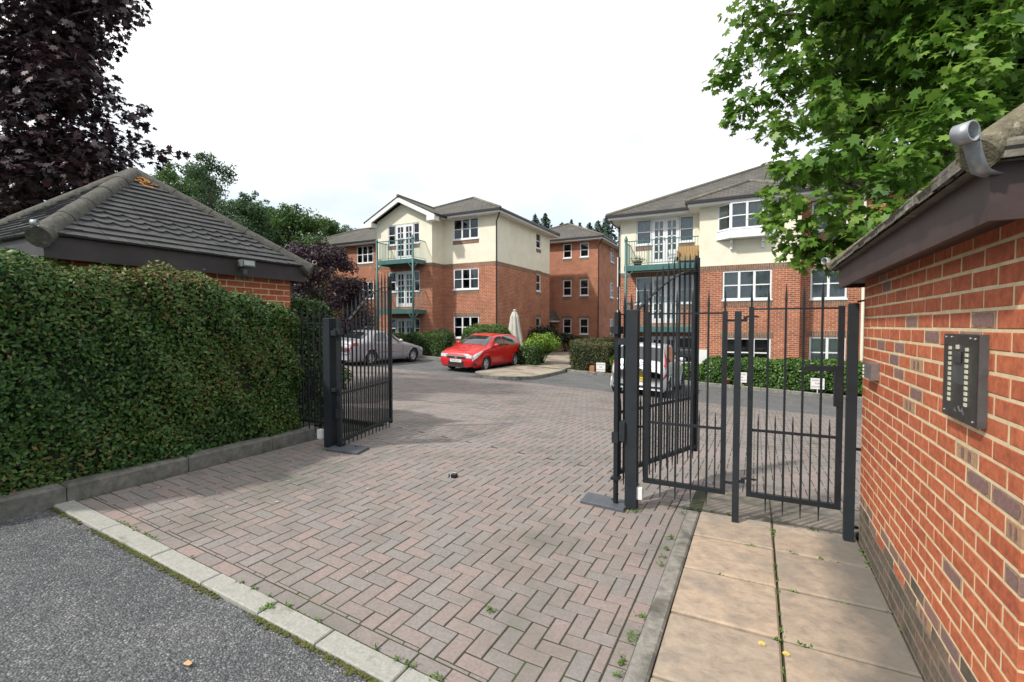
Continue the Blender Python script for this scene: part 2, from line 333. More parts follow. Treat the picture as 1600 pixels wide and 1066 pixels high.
b = MB(); pts = [(-9.3, 18.95), (-7.25, 18.95), (-7.3, 21.), (-7.8, 23.), (-8.9, 26), (-10., 29), (-10.6, 31.8), (-12.2, 31.8), (-11.5, 28), (-10.4, 24.5), (-9.4, 21.5)]
b.poly([(p[0], p[1], G(*p)+.125) for p in pts]); struct('garden_path', b, PATHM)
b = MB(); x = -7.1
while x < 5.4: b.cham(x+.004, x+.906, 18.95, 19.075, -.1, .12, .02, lambda s, t, z: (s, t, G(s, t)+z)); x += .91
x = -23.
while x < -9.6: b.cham(x+.004, x+.906, 18.95, 19.075, -.1, .12, .02, lambda s, t, z: (s, t, G(s, t)+z)); x += .91
struct('bed_kerb', b, CONC)
GRASSM = mat('lawn', [(.05, .10, .02), (.08, .15, .03)], .95, nscale=4, namt=.3, bscale=60, bstr=.8, bdist=.03)
sheet('lawn', -12.2, -7.2, 19.08, 31.7, .1, GRASSM, 1.)
sheet('bed_soil', -7.2, 5.2, 19.08, 32, .09, SOIL, 1.)
sheet('bed_soil', -24, -12.2, 19.08, 26, .09, SOIL, 1.)
# ------------------------------------------------------------------ the two gatehouses
def nearbrick():
    m, nt, b = nodes('facing_brick'); L = nt.links.new
    a = N(nt, 'ShaderNodeAttribute', attribute_name='rnd')
    r = ramp(nt, [(.43, .115, .054), (.48, .138, .065), (.52, .155, .073), (.45, .124, .059), (.50, .146, .068), (.38, .10, .053)]); L(a.outputs['Fac'], r.inputs[0])
    tc = N(nt, 'ShaderNodeTexCoord', name='TC')
    n = noise(nt, 26, 6, .7); r2 = ramp(nt, [(.62, .6, .62), (1.14, 1.16, 1.16)], [.3, .66]); L(n.outputs['Fac'], r2.inputs[0]); c = mixc(nt, r.outputs[0], r2.outputs[0], 1., 'MULTIPLY')
    mp = N(nt, 'ShaderNodeMapping'); mp.inputs['Scale'].default_value = (120, 120, 14); L(tc.outputs['Object'], mp.inputs[0]); d = noise(nt, 1., 3, .6, mp.outputs[0])
    L(c, b.inputs['Base Color']); b.inputs['Roughness'].default_value = .85; b.inputs['Specular IOR Level'].default_value = .25; bump(nt, b, d.outputs['Fac'], .45, .006); return m
FBRICK = nearbrick()
PURPLE = mat('purple_brick', [(.22, .125, .11), (.25, .14, .12), (.19, .125, .125)], .85, attr=True, nscale=30, namt=.3, bscale=120, bstr=.3)
BUFFED = mat('buff_edged_brick', [(.42, .26, .15), (.36, .2, .12)], .88, attr=True, nscale=30, namt=.3, bscale=120, bstr=.3)
STAINB = mat('dirty_brick', [(.15, .115, .085), (.19, .13, .095), (.13, .105, .082), (.21, .125, .085)], .92, attr=True, nscale=14, namt=.5, bscale=90, bstr=.4, stain=((.06, .055, .04), 4., .45, .65))
MORTAR = mat('buff_mortar', [(.64, .51, .31), (.74, .60, .38)], .95, nscale=6, namt=.2, bscale=150, bstr=.6, bdist=.004)
MORTAR_D = mat('dirty_mortar', [(.27, .235, .175), (.2, .18, .135)], .95, nscale=9, namt=.3, bscale=150, bstr=.6, bdist=.004)
TILEN = mat('plain_tile', [(.052, .054, .058), (.066, .066, .068), (.08, .08, .078), (.06, .062, .064)], .85, attr=True, nscale=9, namt=.35, bscale=120, bstr=.35, bdist=.003, stain=((.16, .155, .12), 9., .68, .78))
HIPM = mat('mossy_hip_tile', [(.062, .062, .056), (.10, .096, .08), (.082, .082, .07)], .92, nscale=8, namt=.5, bscale=45, bstr=.9, bdist=.012, stain=((.17, .16, .12), 17., .6, .72))
HIPMOSS = mat('moss_covered_hip_tile', [(.115, .10, .06), (.2, .175, .11), (.15, .14, .08)], .95, nscale=11, namt=.55, bscale=60, bstr=1., bdist=.02, stain=((.42, .38, .28), 26., .6, .7))
TILEW = mat('weathered_mossy_tile', [(.12, .11, .095), (.17, .155, .125), (.2, .185, .15)], .95, attr=True, nscale=9, namt=.45, bscale=60, bstr=.8, bdist=.008, stain=((.3, .28, .21), 14., .58, .7))
LICHEN = mat('orange_lichen', [(.45, .17, .02), (.5, .22, .03)], .95, nscale=20, namt=.3)
def brickwall(parent, plane, sgn, ax, a0, a1, v0, v1, zref, purple, detail=True):
    """stretcher-bond wall face built brick by brick; ax='x': wall lies in a plane of constant X, running along Y (a = -Y half bricks)"""
    mb = MB(); L_ = .1125; H = .075; j = .0062; first = True
    mats = [FBRICK, PURPLE, BUFFED, STAINB, MORTAR, MORTAR_D]
    def fn(a, d, z): return (plane+sgn*d, a, z) if ax == 'x' else (a, plane+sgn*d, z)
    for v in range(v0, v1):
        off = v % 2
        for k in range(-50, 60):
            if (k+off) % 2: continue
            x0, x1 = max(a0, 2.89-k*L_-2*L_), min(a1, 2.89-k*L_)
            if x1-x0 < .03: continue
            mb.rv = random.random(); kind = 0; kk = (k, v)
            rr = random.random()
            if purple and kk in purple: kind = purple[kk]
            elif rr < .016: kind = 1
            elif rr < .024: kind = 2
            zc = zref+(v+.5)*H; gz = 0
            if parent.get('_stain', 0) and v <= -18: kind = 3 if v < -19 or random.random() < (.6 if v == -19 else .12) else (1 if random.random() < .45 else 2 if random.random() < .5 else 0)
            mb.cur = kind; q = random.uniform(-.0012, .0012)
            x0j, x1j, z0j, z1j = x0+(j if x0 > a0+1e-6 else -.0005), x1-(j if x1 < a1-1e-6 else -.0005), zref+v*H+j, zref+(v+1)*H-j
            if detail:
                c = .003; base = [(x0j, -.02), (x1j, -.02)]
                r1 = [(x0j, -.018, z0j), (x1j, -.018, z0j), (x1j, -.018, z1j), (x0j, -.018, z1j)]; r2 = [(x0j, q-c*.5, z0j), (x1j, q-c*.5, z0j), (x1j, q-c*.5, z1j), (x0j, q-c*.5, z1j)]
                r3 = [(x0j+c, q, z0j+c), (x1j-c, q, z0j+c), (x1j-c, q, z1j-c), (x0j+c, q, z1j-c)]
                n = len(mb.v); mb.v += [fn(*p) for p in r1+r2+r3]
                for o in (0, 4):
                    for i in range(4): i2 = (i+1) % 4; mb.face((n+o+i, n+o+i2, n+o+4+i2, n+o+4+i))
                mb.face((n+8, n+9, n+10, n+11))
                if kind == 1:                       # purple face inside a buff rim
                    mb.cur = 2; mb.f.pop(); mb.r.pop(); mb.mi.pop(); mb.face((n+8, n+9, n+10, n+11)); mb.cur = 1
                    ix0, ix1, iz0, iz1 = x0j+.012, x1j-.012, z0j+.005, z1j-.005
                    o = [(clamp(u_+random.uniform(-.03, .03), 0, 1), clamp(w_+random.uniform(-.1, .1), 0, 1)) for u_, w_ in ((.2, 0), (.5, .02), (.8, 0), (.93, .08), (.98, .3), (1, .6), (.95, .9), (.78, 1), (.5, .98), (.2, 1), (.06, .9), (.02, .6), (0, .3), (.05, .08))]
                    mb.poly([fn(ix0+(ix1-ix0)*u, q+.0012, iz0+(iz1-iz0)*w) for u, w in o])
                if kind == 2:
                    mb.cur = 1
                    for u in (.3, .62): mb.poly([fn(x0j+(x1j-x0j)*(u+e), q+.0012, zz) for e, zz in ((0, z0j+.01), (.13, z0j+.01), (.13, z1j-.01), (0, z1j-.01))])
            else: mb.poly([fn(x0j, q, z0j), fn(x1j, q, z0j), fn(x1j, q, z1j), fn(x0j, q, z1j)])
    mb.rv = None; zb, zt = zref+v0*H-.1, zref+v1*H; zs = zref-18.5*H
    mb.cur = 4
    if zs > zb+.05: mb.poly([fn(a0, -.0016, zs), fn(a1, -.0016, zs), fn(a1, -.0016, zt), fn(a0, -.0016, zt)]); mb.cur = 5; mb.poly([fn(a0, -.0016, zb), fn(a1, -.0016, zb), fn(a1, -.0016, zs), fn(a0, -.0016, zs)])
    else: mb.poly([fn(a0, -.0016, zb), fn(a1, -.0016, zb), fn(a1, -.0016, zt), fn(a0, -.0016, zt)])
    return mb.build('brick_wall', mats, parent)
def tile_slope(mb, A, B, PK, rows, gauge_w, scallop=(), lift=.02):
    """tiled triangular (or part) slope from eave A-B up to PK"""
    A, B, PK = (np.array(q, float) for q in (A, B, PK)); nrm = np.cross(B-A, PK-A); nrm /= np.linalg.norm(nrm)
    if nrm[2] < 0: nrm = -nrm
    for i in range(rows):
        f0, f1 = i/rows, min(1, (i+1.25)/rows); a0, b0 = A+(PK-A)*f0, B+(PK-B)*f0; a1, b1 = A+(PK-A)*f1, B+(PK-B)*f1
        Lw = np.linalg.norm(b0-a0); dirx = (B-A)/np.linalg.norm(B-A); up = ((a1+b1)/2-(a0+b0)/2); n = max(1, int(Lw/gauge_w)); o = (i % 2)*.5
        for k in range(-1, n+1):
            u0, u1 = max(0, (k+o)*gauge_w), min(Lw, (k+o+1)*gauge_w)
            if u1-u0 < .015: continue
            mb.rv = random.random(); jl = random.uniform(0, .007); e = .0015
            lo0 = a0+dirx*(u0+e)+nrm*(lift+jl); lo1 = a0+dirx*(u1-e)+nrm*(lift+jl+random.uniform(-.003, .003))
            # keep the upper edge inside the slope
            L1 = np.linalg.norm(b1-a1); s1 = np.dot(a1-a0, dirx); q0 = min(max(u0-s1, 0), L1); q1 = min(max(u1-s1, 0), L1)
            hi0 = a1+dirx*q0+nrm*.002; hi1 = a1+dirx*q1+nrm*.002
            if i in scallop and u1-u0 > .1:
                arc = [lo0+(hi0-lo0)*.42]
                for a in range(1, 8): x = a/8; y = .42*(1-math.sin(math.pi*x)); arc.append(lo0+(lo1-lo0)*x+(hi0-lo0)*y)
                arc.append(lo1+(hi1-lo1)*.42); mb.poly(arc+[hi1, hi0])
                for p, q in zip(arc[:-1], arc[1:]): mb.poly([p-nrm*(lift*.9), q-nrm*(lift*.9), q, p])
            else:
                mb.poly([lo0, lo1, hi1, hi0]); mb.poly([lo0-nrm*(lift*.95), lo1-nrm*(lift*.95), lo1, lo0])
    mb.rv = None
def hip_iron(loc, ang, parent, sc_=1.):
    """galvanised scroll iron at the foot of a hip; ang = outward direction"""
    mb = MB(); ca, sa = math.cos(ang), math.sin(ang); hw = .021; n = 22
    prof = [(-.12, -.012), (-.05, -.010), (-.005, -.004), (.02, .035), (.038, .075)]+[(.084-.036*math.cos(math.radians(15+k*15.5)), .112+.036*math.sin(math.radians(15+k*15.5))) for k in range(n)]
    for d, h in prof:
        for o in (-1, 1): mb.v.append((d*ca*sc_-o*sa*hw, d*sa*sc_+o*ca*hw, h*sc_))
    for k in range(len(prof)-1): mb.face((2*k, 2*k+2, 2*k+3, 2*k+1))
    o = mb.build('hip_iron', GALV, None, True); md = o.modifiers.new('t', 'SOLIDIFY'); md.thickness = .005
    o.location = loc; o.parent = parent; return o
def gatehouse(label, s_in, sgn, t0, t1, fz, fh, wall_in, wt0, wt1, zref, depth, apex_z, fascia, hipm, rhip, purple, rows, scal, stain, tilem, lift):
    """s_in: eave plane facing the drive; sgn=+1 when the house lies to the right of it"""
    r = thing('brick_gatehouse', label, 'gatehouse'); r['_stain'] = stain
    s_out = s_in+sgn*depth; w_out = s_out-sgn*(wall_in-s_in)*sgn*sgn; H = .075
    v1 = int(math.ceil((fz+fh*.6-zref)/H)); v0 = int(math.floor((G(wall_in, wt0)-zref)/H))-1
    brickwall(r, wall_in, -sgn, 'x', wt0, wt1, v0, v1, zref, purple)
    brickwall(r, wt0, -1, 'y', min(wall_in, w_out), max(wall_in, w_out), v0, v1, zref, None)
    brickwall(r, wt1, 1, 'y', min(wall_in, w_out), max(wall_in, w_out), v0, v1, zref, None, False)
    brickwall(r, w_out, sgn, 'x', wt0, wt1, v0, v1, zref, None, False)
    del r['_stain']
    lo, hi = min(s_in, s_out), max(s_in, s_out); th = .022
    # fascia boards, each its own board
    for nm, bx in (('fascia_board', (lo, lo+th, t0, t1)), ('fascia_board', (hi-th, hi, t0, t1)), ('fascia_board', (lo+th, hi-th, t0, t0+th)), ('fascia_board', (lo+th, hi-th, t1-th, t1))):
        mb = MB(); mb.box(bx[0], bx[1], bx[2], bx[3], fz, fz+fh); mb.build(nm, fascia, r)
    mb = MB(); mb.poly([(lo+th, t0+th, fz+.03), (hi-th, t0+th, fz+.03), (hi-th, t1-th, fz+.03), (lo+th, t1-th, fz+.03)]); mb.build('soffit', fascia, r)
    ez = fz+fh+.005; ov = .035; c = [(lo-ov, t0-ov, ez), (hi+ov, t0-ov, ez), (hi+ov, t1+ov, ez), (lo-ov, t1+ov, ez)]; ap = ((lo+hi)/2, (t0+t1)/2, apex_z)
    mb = MB()
    for i in range(4): tile_slope(mb, c[i], c[(i+1) % 4], ap, rows, .165, scal, lift)
    mb.poly([(q[0], q[1], ez-.002) for q in c]); [mb.poly([c[i], c[(i+1) % 4], ap]) for i in range(4)]; mb.poly([(lo-.01, t0-.01, ez-.0045), (hi+.01, t0-.01, ez-.0045), (hi+.01, t1+.01, ez-.0045), (lo-.01, t1+.01, ez-.0045)])
    rf = mb.build('roof', tilem, r)
    if stain:                                       # heavy mossy undercourse along the eaves
        mb = MB()
        for i in range(4):
            a, q = np.array(c[i]), np.array(c[(i+1) % 4]); L = np.linalg.norm(q-a); d = (q-a)/L; o = np.array([d[1], -d[0], 0]); n = int(L/.165)
            for k in range(n):
                e = random.uniform(0, .012); f0, f1 = k*L/n, (k+1)*L/n-.002; h = .052+random.uniform(-.006, .006)
                fn = lambda x, y, z: tuple(a+d*x+o*y+np.array([0, 0, z])); mb.rv = random.random(); mb.cham(f0, f1, -.09, .012+e, .0, h, .012, fn)
        mb.rv = None; mb.build('eave_tiles', tilem, rf)
    for i in range(4):
        a = np.array(c[i])+np.array([0, 0, .04*stain]); q = np.array(ap)+np.array([0, 0, .03*stain]); d = (q-a); L = np.linalg.norm(d); d /= L; n = max(3, int(L/.45)); mb = MB()
        for k in range(n):
            mb = MB(); p0 = a+d*(k*L/n-.02); p1 = a+d*((k+1)*L/n); dz = np.array([0, 0, -rhip*.35])
            mb.tube([p0+dz, p0+d*.03+dz, p1+dz], [rhip*1.03, rhip*1.02, rhip*.97], 16, False); o = mb.build('hip_tile', hipm, rf, True); m2 = MB(); m2.v = [tuple(v) for v in mb.v[:16]]; m2.face(range(16)) if k == 0 else None
            if k == 0: m2.build('end_face', hipm, rf)
    return r, rf, c, ap
PUR = {}
rg, rroof, rc, rap = gatehouse('red brick gatehouse with overhanging brown fascia, the intercom mounted on its sunlit wall', .6, 1, 1.88, 4.72, 1.985, .16, .735, 1.99, 4.465, EYE-.018, 2.8, 3.35,
    FASCIA, HIPMOSS, .047, {(k*1, v): q for k, v, q in ((-4, 0, 1), (4, 0, 1), (3, -1, 1), (-4, -1, 1), (-2, -1, 1), (-6, -2, 1), (-1, -2, 1), (2, -2, 1), (-10, -2, 1), (-3, -3, 2), (0, -3, 2), (-7, -3, 1), (3, -7, 2), (4, -8, 1), (-6, -4, 1), (-9, -4, 1), (1, 0, 2), (0, -5, 1), (-3, -5, 1), (-6, -5, 2), (-1, -6, 1), (-4, -6, 2))}, 17, (), 1, TILEW, .034)
lg, lroof, lc, lap = gatehouse('small red brick gatehouse with grey tiled pyramid roof behind the clipped hedge', -5.6, -1, 1.86, 4.6, 2.28, .2, -5.73, 2.0, 4.45, 1.705, 2.9, 3.62,
    FASCIA_L, HIPM, .092, None, 17, (3, 4, 5), 0, TILEN, .022)
for g, c in ((rg, rc), (lg, lc)):
    cx, cyy = (c[0][0]+c[2][0])/2, (c[0][1]+c[2][1])/2
    for q in c:
        a = math.atan2(q[1]-cyy, q[0]-cx); hip_iron((q[0], q[1], q[2]-.02), a, g, .82)
# lichen on the roofs
def lichen(root, spots):
    for p, n, r in spots:
        mb = MB()
        p = np.array(p); n = np.array(n, float); n /= np.linalg.norm(n); a = np.cross(n, (0, 0, 1)); a /= np.linalg.norm(a); q = np.cross(n, a); k = 14
        mb.poly([p+n*.004+(a*math.cos(2*math.pi*i/k)*1.3+q*math.sin(2*math.pi*i/k))*r*random.uniform(.6, 1.15) for i in range(k)])
        mb.build('lichen_patch', LICHEN, root)
A_, B_, Q_ = np.array(lc[1]), np.array(lc[2]), np.array(lap); nn_ = np.cross(B_-A_, Q_-A_); nn_ = nn_ if nn_[2] > 0 else -nn_; nu = nn_/np.linalg.norm(nn_)
sp_ = []
for f, u, r in [(random.triangular(.74, .97, .9), random.gauss(.5, .17), random.uniform(.008, .03)) for _ in range(30)]:
    a0 = A_+(Q_-A_)*f; b0 = B_+(Q_-B_)*f; sp_.append((a0+(b0-a0)*u+nu*.026, nu, r))
lichen(lroof, sp_)
A_, B_, Q_ = np.array(rc[0]), np.array(rc[1]), np.array(rap); d_ = (Q_-A_)/np.linalg.norm(Q_-A_)
p_ = A_+d_*.36; lichen(rroof, [(p_+np.array([-.045, -.075, .028]), (-.6, -1, .75), .022), (p_+d_*.07+np.array([-.03, -.072, .035]), (-.5, -1, .8), .018)])
# floodlight on the left gatehouse fascia
fl = MB(); fp = P(385, 416, 5.75); fx = -5.575
fl.box(fx, fx+.05, fp[1]-.02, fp[1]+.02, fp[2]-.05, fp[2]+.0); fl.box(fx+.03, fx+.13, fp[1]-.08, fp[1]+.08, fp[2]-.01, fp[2]+.07)
o = fl.build('floodlight', mat('grey_lamp_housing', [(.12, .13, .13)], .5, namt=.2), lg)
fl = MB(); fl.box(fx+.126, fx+.134, fp[1]-.065, fp[1]+.065, fp[2]+.005, fp[2]+.06); fl.build('lamp_glass', mat('lamp_glass', [(.45, .5, .5)], .15, namt=.1), o)
fl = MB(); fl.tube([(fx+.06, fp[1]-.01, fp[2]-.1), (fx+.06, fp[1]-.01, fp[2]-.04)], .03, 10); fl.build('motion_sensor', mat('dark_sensor', [(.06, .065, .07)], .4, namt=.1), o)
# intercom and keypad on the right gatehouse wall
def wallp(u, v, pl):                                # point on the plane X = pl seen at photo point u, v
    d = FWD+(u-800)/F*RGT+(533-v)/F*UPV; return np.array([0, 0, EYE])+d*pl/d[0]
ta = wallp(1474, 580, .705)[1]; tb = wallp(1527, 580, .705)[1]; zt = wallp(1474, 521, .705)[2]; zb = wallp(1474, 646, .705)[2]
ic = thing('intercom_panel', 'dark metal intercom panel with two columns of call buttons on the gatehouse wall', 'intercom')
def rb(mb, name, m, parent, root, smooth=False): return mb.build(name, m, parent, smooth)
DARKM = mat('worn_dark_metal', [(.05, .045, .042), (.075, .068, .064)], .38, metal=.4, nscale=8, namt=.3, bscale=90, bstr=.1, stain=((.16, .15, .14), 14., .62, .75))
ZINC = mat('zinc_housing', [(.10, .105, .11), (.16, .165, .17)], .5, metal=.5, nscale=5, namt=.35)
mb = MB(); mb.box(.709, .735, tb, ta, zb, zt); rb(mb, 'housing', ZINC, ic, ic)
mb = MB(); mb.box(.705, .709, tb+.004, ta, zb+.004, zt-.003); fp_ = rb(mb, 'face_plate', DARKM, ic, ic)
BTN = mat('cream_button', [(.55, .55, .42), (.62, .62, .5)], .4, attr=True, namt=.1)
mb = MB(); wI = ta-tb; hI = zt-zb
for col in (.77, .27):
    for i in range(11): y = tb+wI*col; z = zt-hI*(.17+i*.062); mb = MB(); mb.box(.700, .705, y-.0095, y+.0095, z-.0065, z+.0065); rb(mb, 'button', BTN, ic, ic)
y = tb+wI*.54; z = zt-hI*.15; mb = MB(); mb.box(.700, .705, y-.011, y+.011, z-.008, z+.008); rb(mb, 'button', BTN, ic, ic)
mb = MB(); mb.box(.702, .705, tb+wI*.42, tb+wI*.63, zt-hI*.33, zt-hI*.2); rb(mb, 'display', mat('black_display', [(.012, .012, .013)], .15, namt=0), ic, ic)
mb = MB(); mb.box(.703, .705, tb+wI*.36, tb+wI*.66, zt-hI*.58, zt-hI*.37); rb(mb, 'speaker_plate', ZINC, ic, ic)
mb = MB()
for u, v in ((.93, .04), (.07, .05), (.93, .94), (.08, .95), (.75, .04), (.2, .045)): y = tb+wI*u; z = zt-hI*v; mb = MB(); mb.lathe([(.0045, 0), (.004, .003), (0, .0035)], lambda a, c, h: (.705-h, y+a, z+c), 8); rb(mb, 'screw', GALV, ic, ic)
mb = MB()
for q in range(9): y = tb+wI*random.uniform(.25, .65); z = zt-hI*random.uniform(.86, .92); mb.box(.7042, .705, y, y+random.uniform(.003, .012), z, z+random.uniform(.003, .012))
rb(mb, 'paint_scratch', GALV, ic, ic)
k0 = wallp(1351.5, 580, .70)[1]; k1 = wallp(1364, 580, .70)[1]; kz1 = wallp(1358, 567, .70)[2]; kz0 = wallp(1358, 592, .70)[2]
kp = thing('keypad', 'small steel keypad on the gatehouse wall beside the pedestrian gate', 'keypad')
mb = MB(); mb.box(.69, .735, k1, k0, kz0, kz1); rb(mb, 'housing', mat('brushed_steel', [(.25, .23, .23), (.33, .31, .3)], .4, metal=.6, nscale=10, namt=.2), kp, kp)
mb = MB()
for i in range(4): z = kz1-.03-i*.025; mb = MB(); mb.box(.684, .69, k0-.022, k0-.008, z-.007, z+.007); rb(mb, 'button', PLASTW, kp, kp)
# ------------------------------------------------------------------ gates, posts and fence panels
def spike(mb, x, y, z0, z1, w=.016, tip=.14):
    """square bar with a drawn-out point"""
    mb.box(x-w/2, x+w/2, y-w/2, y+w/2, z0, z1-tip, skip='t'); n = len(mb.v); h = w/2
    mb.v += [(x-h*1.35, y-h*1.35, z1-tip), (x+h*1.35, y-h*1.35, z1-tip), (x+h*1.35, y+h*1.35, z1-tip), (x-h*1.35, y+h*1.35, z1-tip), (x-h*1.1, y-h*1.1, z1-tip*.8), (x+h*1.1, y-h*1.1, z1-tip*.8), (x+h*1.1, y+h*1.1, z1-tip*.8), (x-h*1.1, y+h*1.1, z1-tip*.8), (x-.0015, y-.0015, z1), (x+.0015, y-.0015, z1), (x+.0015, y+.0015, z1), (x-.0015, y+.0015, z1)]
    for k in (0, 4):
        for i in range(4): j = (i+1) % 4; mb.face((n+k+i, n+k+j, n+k+4+j, n+k+4+i))
    mb.face((n+8, n+9, n+10, n+11)); mb.face((n+3, n+2, n+1, n))
def tail(mb, x, y, z0, z1, w=.013):                 # pointed lower end of a bar
    n = len(mb.v); h = w/2; mb.v += [(x-h, y-h, z1), (x+h, y-h, z1), (x+h, y+h, z1), (x-h, y+h, z1), (x-.003, y-.003, z0), (x+.003, y-.003, z0), (x+.003, y+.003, z0), (x-.003, y+.003, z0)]
    for i in range(4): j = (i+1) % 4; mb.face((n+j, n+i, n+4+i, n+4+j))
    mb.face((n+4, n+5, n+6, n+7))
def child(mb, name, m, par, smooth=False): return mb.build(name, m, par, smooth)
def drive_gate(label, loc, ang, length, zbot, ztop, zarch):
    """swept-top gate leaf, built along +X from its hinge and turned to its opening angle"""
    r = thing('driveway_gate', label, 'gate', loc, ang, 'swept iron leaves of the driveway gate'); L = length
    mb = MB(); mb.box(-.022, .022, -.022, .022, zbot-.04, ztop); child(mb, 'stile', IRON, r); mb = MB(); mb.box(L-.022, L+.022, -.022, .022, zbot-.04, zarch+.14); child(mb, 'stile', IRON, r)
    mb = MB(); mb.box(.022, L-.022, -.02, .02, zbot, zbot+.04); child(mb, 'bottom_rail', IRON, r)
    zm = zbot+.565; mb = MB(); mb.box(.022, L-.022, -.007, .007, zm, zm+.03); child(mb, 'middle_rail', IRON, r)
    def arch(x): f = clamp((x-.24)/(L-.26), 0, 1); return ztop-.02+(zarch-ztop)*math.sin(f*math.pi/2)**1.0
    mb = MB(); pts = [(.0, 0, ztop-.02), (.24, 0, ztop-.02)]+[(x, 0, arch(x)) for x in np.linspace(.3, L, 16)]
    for p, q in zip(pts[:-1], pts[1:]): mb.bar(p, q, .034, .012)
    child(mb, 'swept_top_rail', IRON, r)
    n = 13; st = (L-.05)/n
    for i in range(n):
        x = .025+st*(i+.75); mb = MB(); spike(mb, x, 0, zbot+.04, arch(x)+.2); tail(mb, x, 0, zbot-.12, zbot); child(mb, 'spiked_bar', IRON, r)
    for i in range(n):
        x = .025+st*(i+.25); mb = MB(); spike(mb, x, 0, zbot+.04, zm+.15, .012, .1); child(mb, 'dog_bar', IRON, r)
    mb = MB(); mb.box(-.05, .03, -.04, .04, ztop-.2, ztop-.13); mb.tube([(-.01, 0, ztop-.14), (-.01, 0, ztop-.08)], .018, 8); child(mb, 'hinge_bracket', IRONPOST, r); mb = MB(); mb.box(-.035, .035, -.035, .035, zbot+.3, zbot+.4); child(mb, 'hinge_bracket', IRONPOST, r)
    return r
HR = np.array([-1.14, 4.36]); FR = np.array([-.60, 5.74]); HL = np.array([-4.38, 4.05]); FL = np.array([-4.76, 5.36])
g = FR-HR; drive_gate('right leaf of the iron driveway gate, swung open behind the pedestrian gate', (HR[0], HR[1], 0), math.atan2(g[1], g[0]), np.linalg.norm(g), .285, 1.80, 2.30)
g = FL-HL; drive_gate('left leaf of the iron driveway gate, swung open beside the hedge', (HL[0], HL[1], 0), math.atan2(g[1], g[0]), np.linalg.norm(g), .285, 1.77, 2.25)
def post(label, x, y, w, ztop, name='gate_post', zb=-.1, cap=True, group=None):
    r = thing(name, label, 'gate post', group=group); mb = MB(); mb.cham(x-w/2, x+w/2, y-w/2, y+w/2, G(x, y)+zb, ztop, .006); child(mb, 'post', IRONPOST, r); return r
pr = post('grey steel post carrying the right driveway leaf, white photocell low on its side', -1.0, 4.36, .104, 1.822)
pl = post('dark steel post beside the hedge, carrying the left driveway leaf', -4.5, 4.02, .108, 1.765)
for r, x, y in ((pr, -.93, 4.36), (pl, -4.6, 3.96)):
    mb = MB(); z = G(x, y)+.1; mb.cham(x-.03, x+.03, y-.03, y+.03, z, z+.11, .008); child(mb, 'photocell', PLASTW, r)
mb = MB(); mb.box(-1.1, -1.05, 4.28, 4.36, .62, .8); child(mb, 'hinge_bracket', IRONPOST, pr); mb = MB(); mb.box(-1.13, -1.04, 4.33, 4.39, 1.5, 1.56); child(mb, 'hinge_bracket', IRONPOST, pr)
mb = MB(); mb.box(-4.44, -4.36, 3.98, 4.08, 1.56, 1.62); child(mb, 'hinge_bracket', IRONPOST, pl); mb = MB(); mb.box(-4.44, -4.38, 3.98, 4.08, .9, .94); child(mb, 'hinge_bracket', IRONPOST, pl)
# buried gate motors: foot plate, spindle and arm
def motor(label, x, y, hx, hy, ang):
    r = thing('gate_motor', label, 'gate motor'); ca, sa = math.cos(ang), math.sin(ang); g0 = G(x, y)
    fn = lambda a, b_, z: (x+a*ca-b_*sa, y+a*sa+b_*ca, G(x+a*ca-b_*sa, y+a*sa+b_*ca)+z)
    mb = MB(); mb.cham(-.2, .2, -.135, .135, -.02, .028, .004, fn); o = child(mb, 'foot_plate', PLATE, r)
    mb = MB(); mb.tube([(hx, hy, g0+.02), (hx, hy, .26)], .024, 12); mb.box(hx-.04, hx+.04, hy-.04, hy+.04, .25, .275); child(mb, 'spindle', IRON, r)
    mb = MB(); mb.lathe([(.016, .028), (.014, .034), (0, .035)], lambda a, b_, h: fn(.06+a, .07+b_, h), 8); child(mb, 'bolt_head', IRON, o); return r
motor('grey steel motor plate with upright spindle at the foot of the right gate post', -1.24, 4.32, -1.14, 4.33, 0.05)
motor('dark steel motor plate on the blocks at the foot of the left gate post', -4.26, 4.06, -4.38, 4.06, .25)
# fixed side panel and pedestrian gate
def panel(label, cat, name, x0, x1, y, zb, zt, n, dogs, cut=None, group=None):
    r = thing(name, label, cat, group=group)
    for x in (x0, x1): mb = MB(); mb.box(x-.02, x+.02, y-.02, y+.02, zb, zt); child(mb, 'stile', IRON, r)
    mb = MB(); mb.box(x0+.02, x1-.02, y-.019, y+.019, zb, zb+.04); child(mb, 'bottom_rail', IRON, r)
    mb = MB(); mb.box(x0+.02, x1-.02, y-.006, y+.006, zt-.024, zt-.010); child(mb, 'top_rail', IRON, r)
    zm = zb+.55; mb = MB(); mb.box(x0+.02, x1-.02, y-.007, y+.007, zm, zm+.022); child(mb, 'middle_rail', IRON, r)
    st = (x1-x0)/(n+1)
    for i in range(1, n+1):
        x = x0+st*i; mb = MB(); spike(mb, x, y, zb+.04, zt+.19); tail(mb, x, y, zb-.12, zb); child(mb, 'spiked_bar', IRON, r)
    for i in range(n+1):
        if dogs and not (dogs == 2 and i == 0): x = x0+st*(i+.5); mb = MB(); spike(mb, x, y, zb+.04, zm+.15, .011, .09); child(mb, 'dog_bar', IRON, r)
    for x in (x0, x1)[:1 if cut == 'gate' else 2]: mb = MB(); spike(mb, x, y, zt, zt+.19); child(mb, 'finial', IRON, r)
    return r
sp1 = panel('fixed iron railing panel between the big gate post and the slim post', 'railing', 'railing_panel', -.885, -.235, 4.41, .235, 1.80, 4, 1)
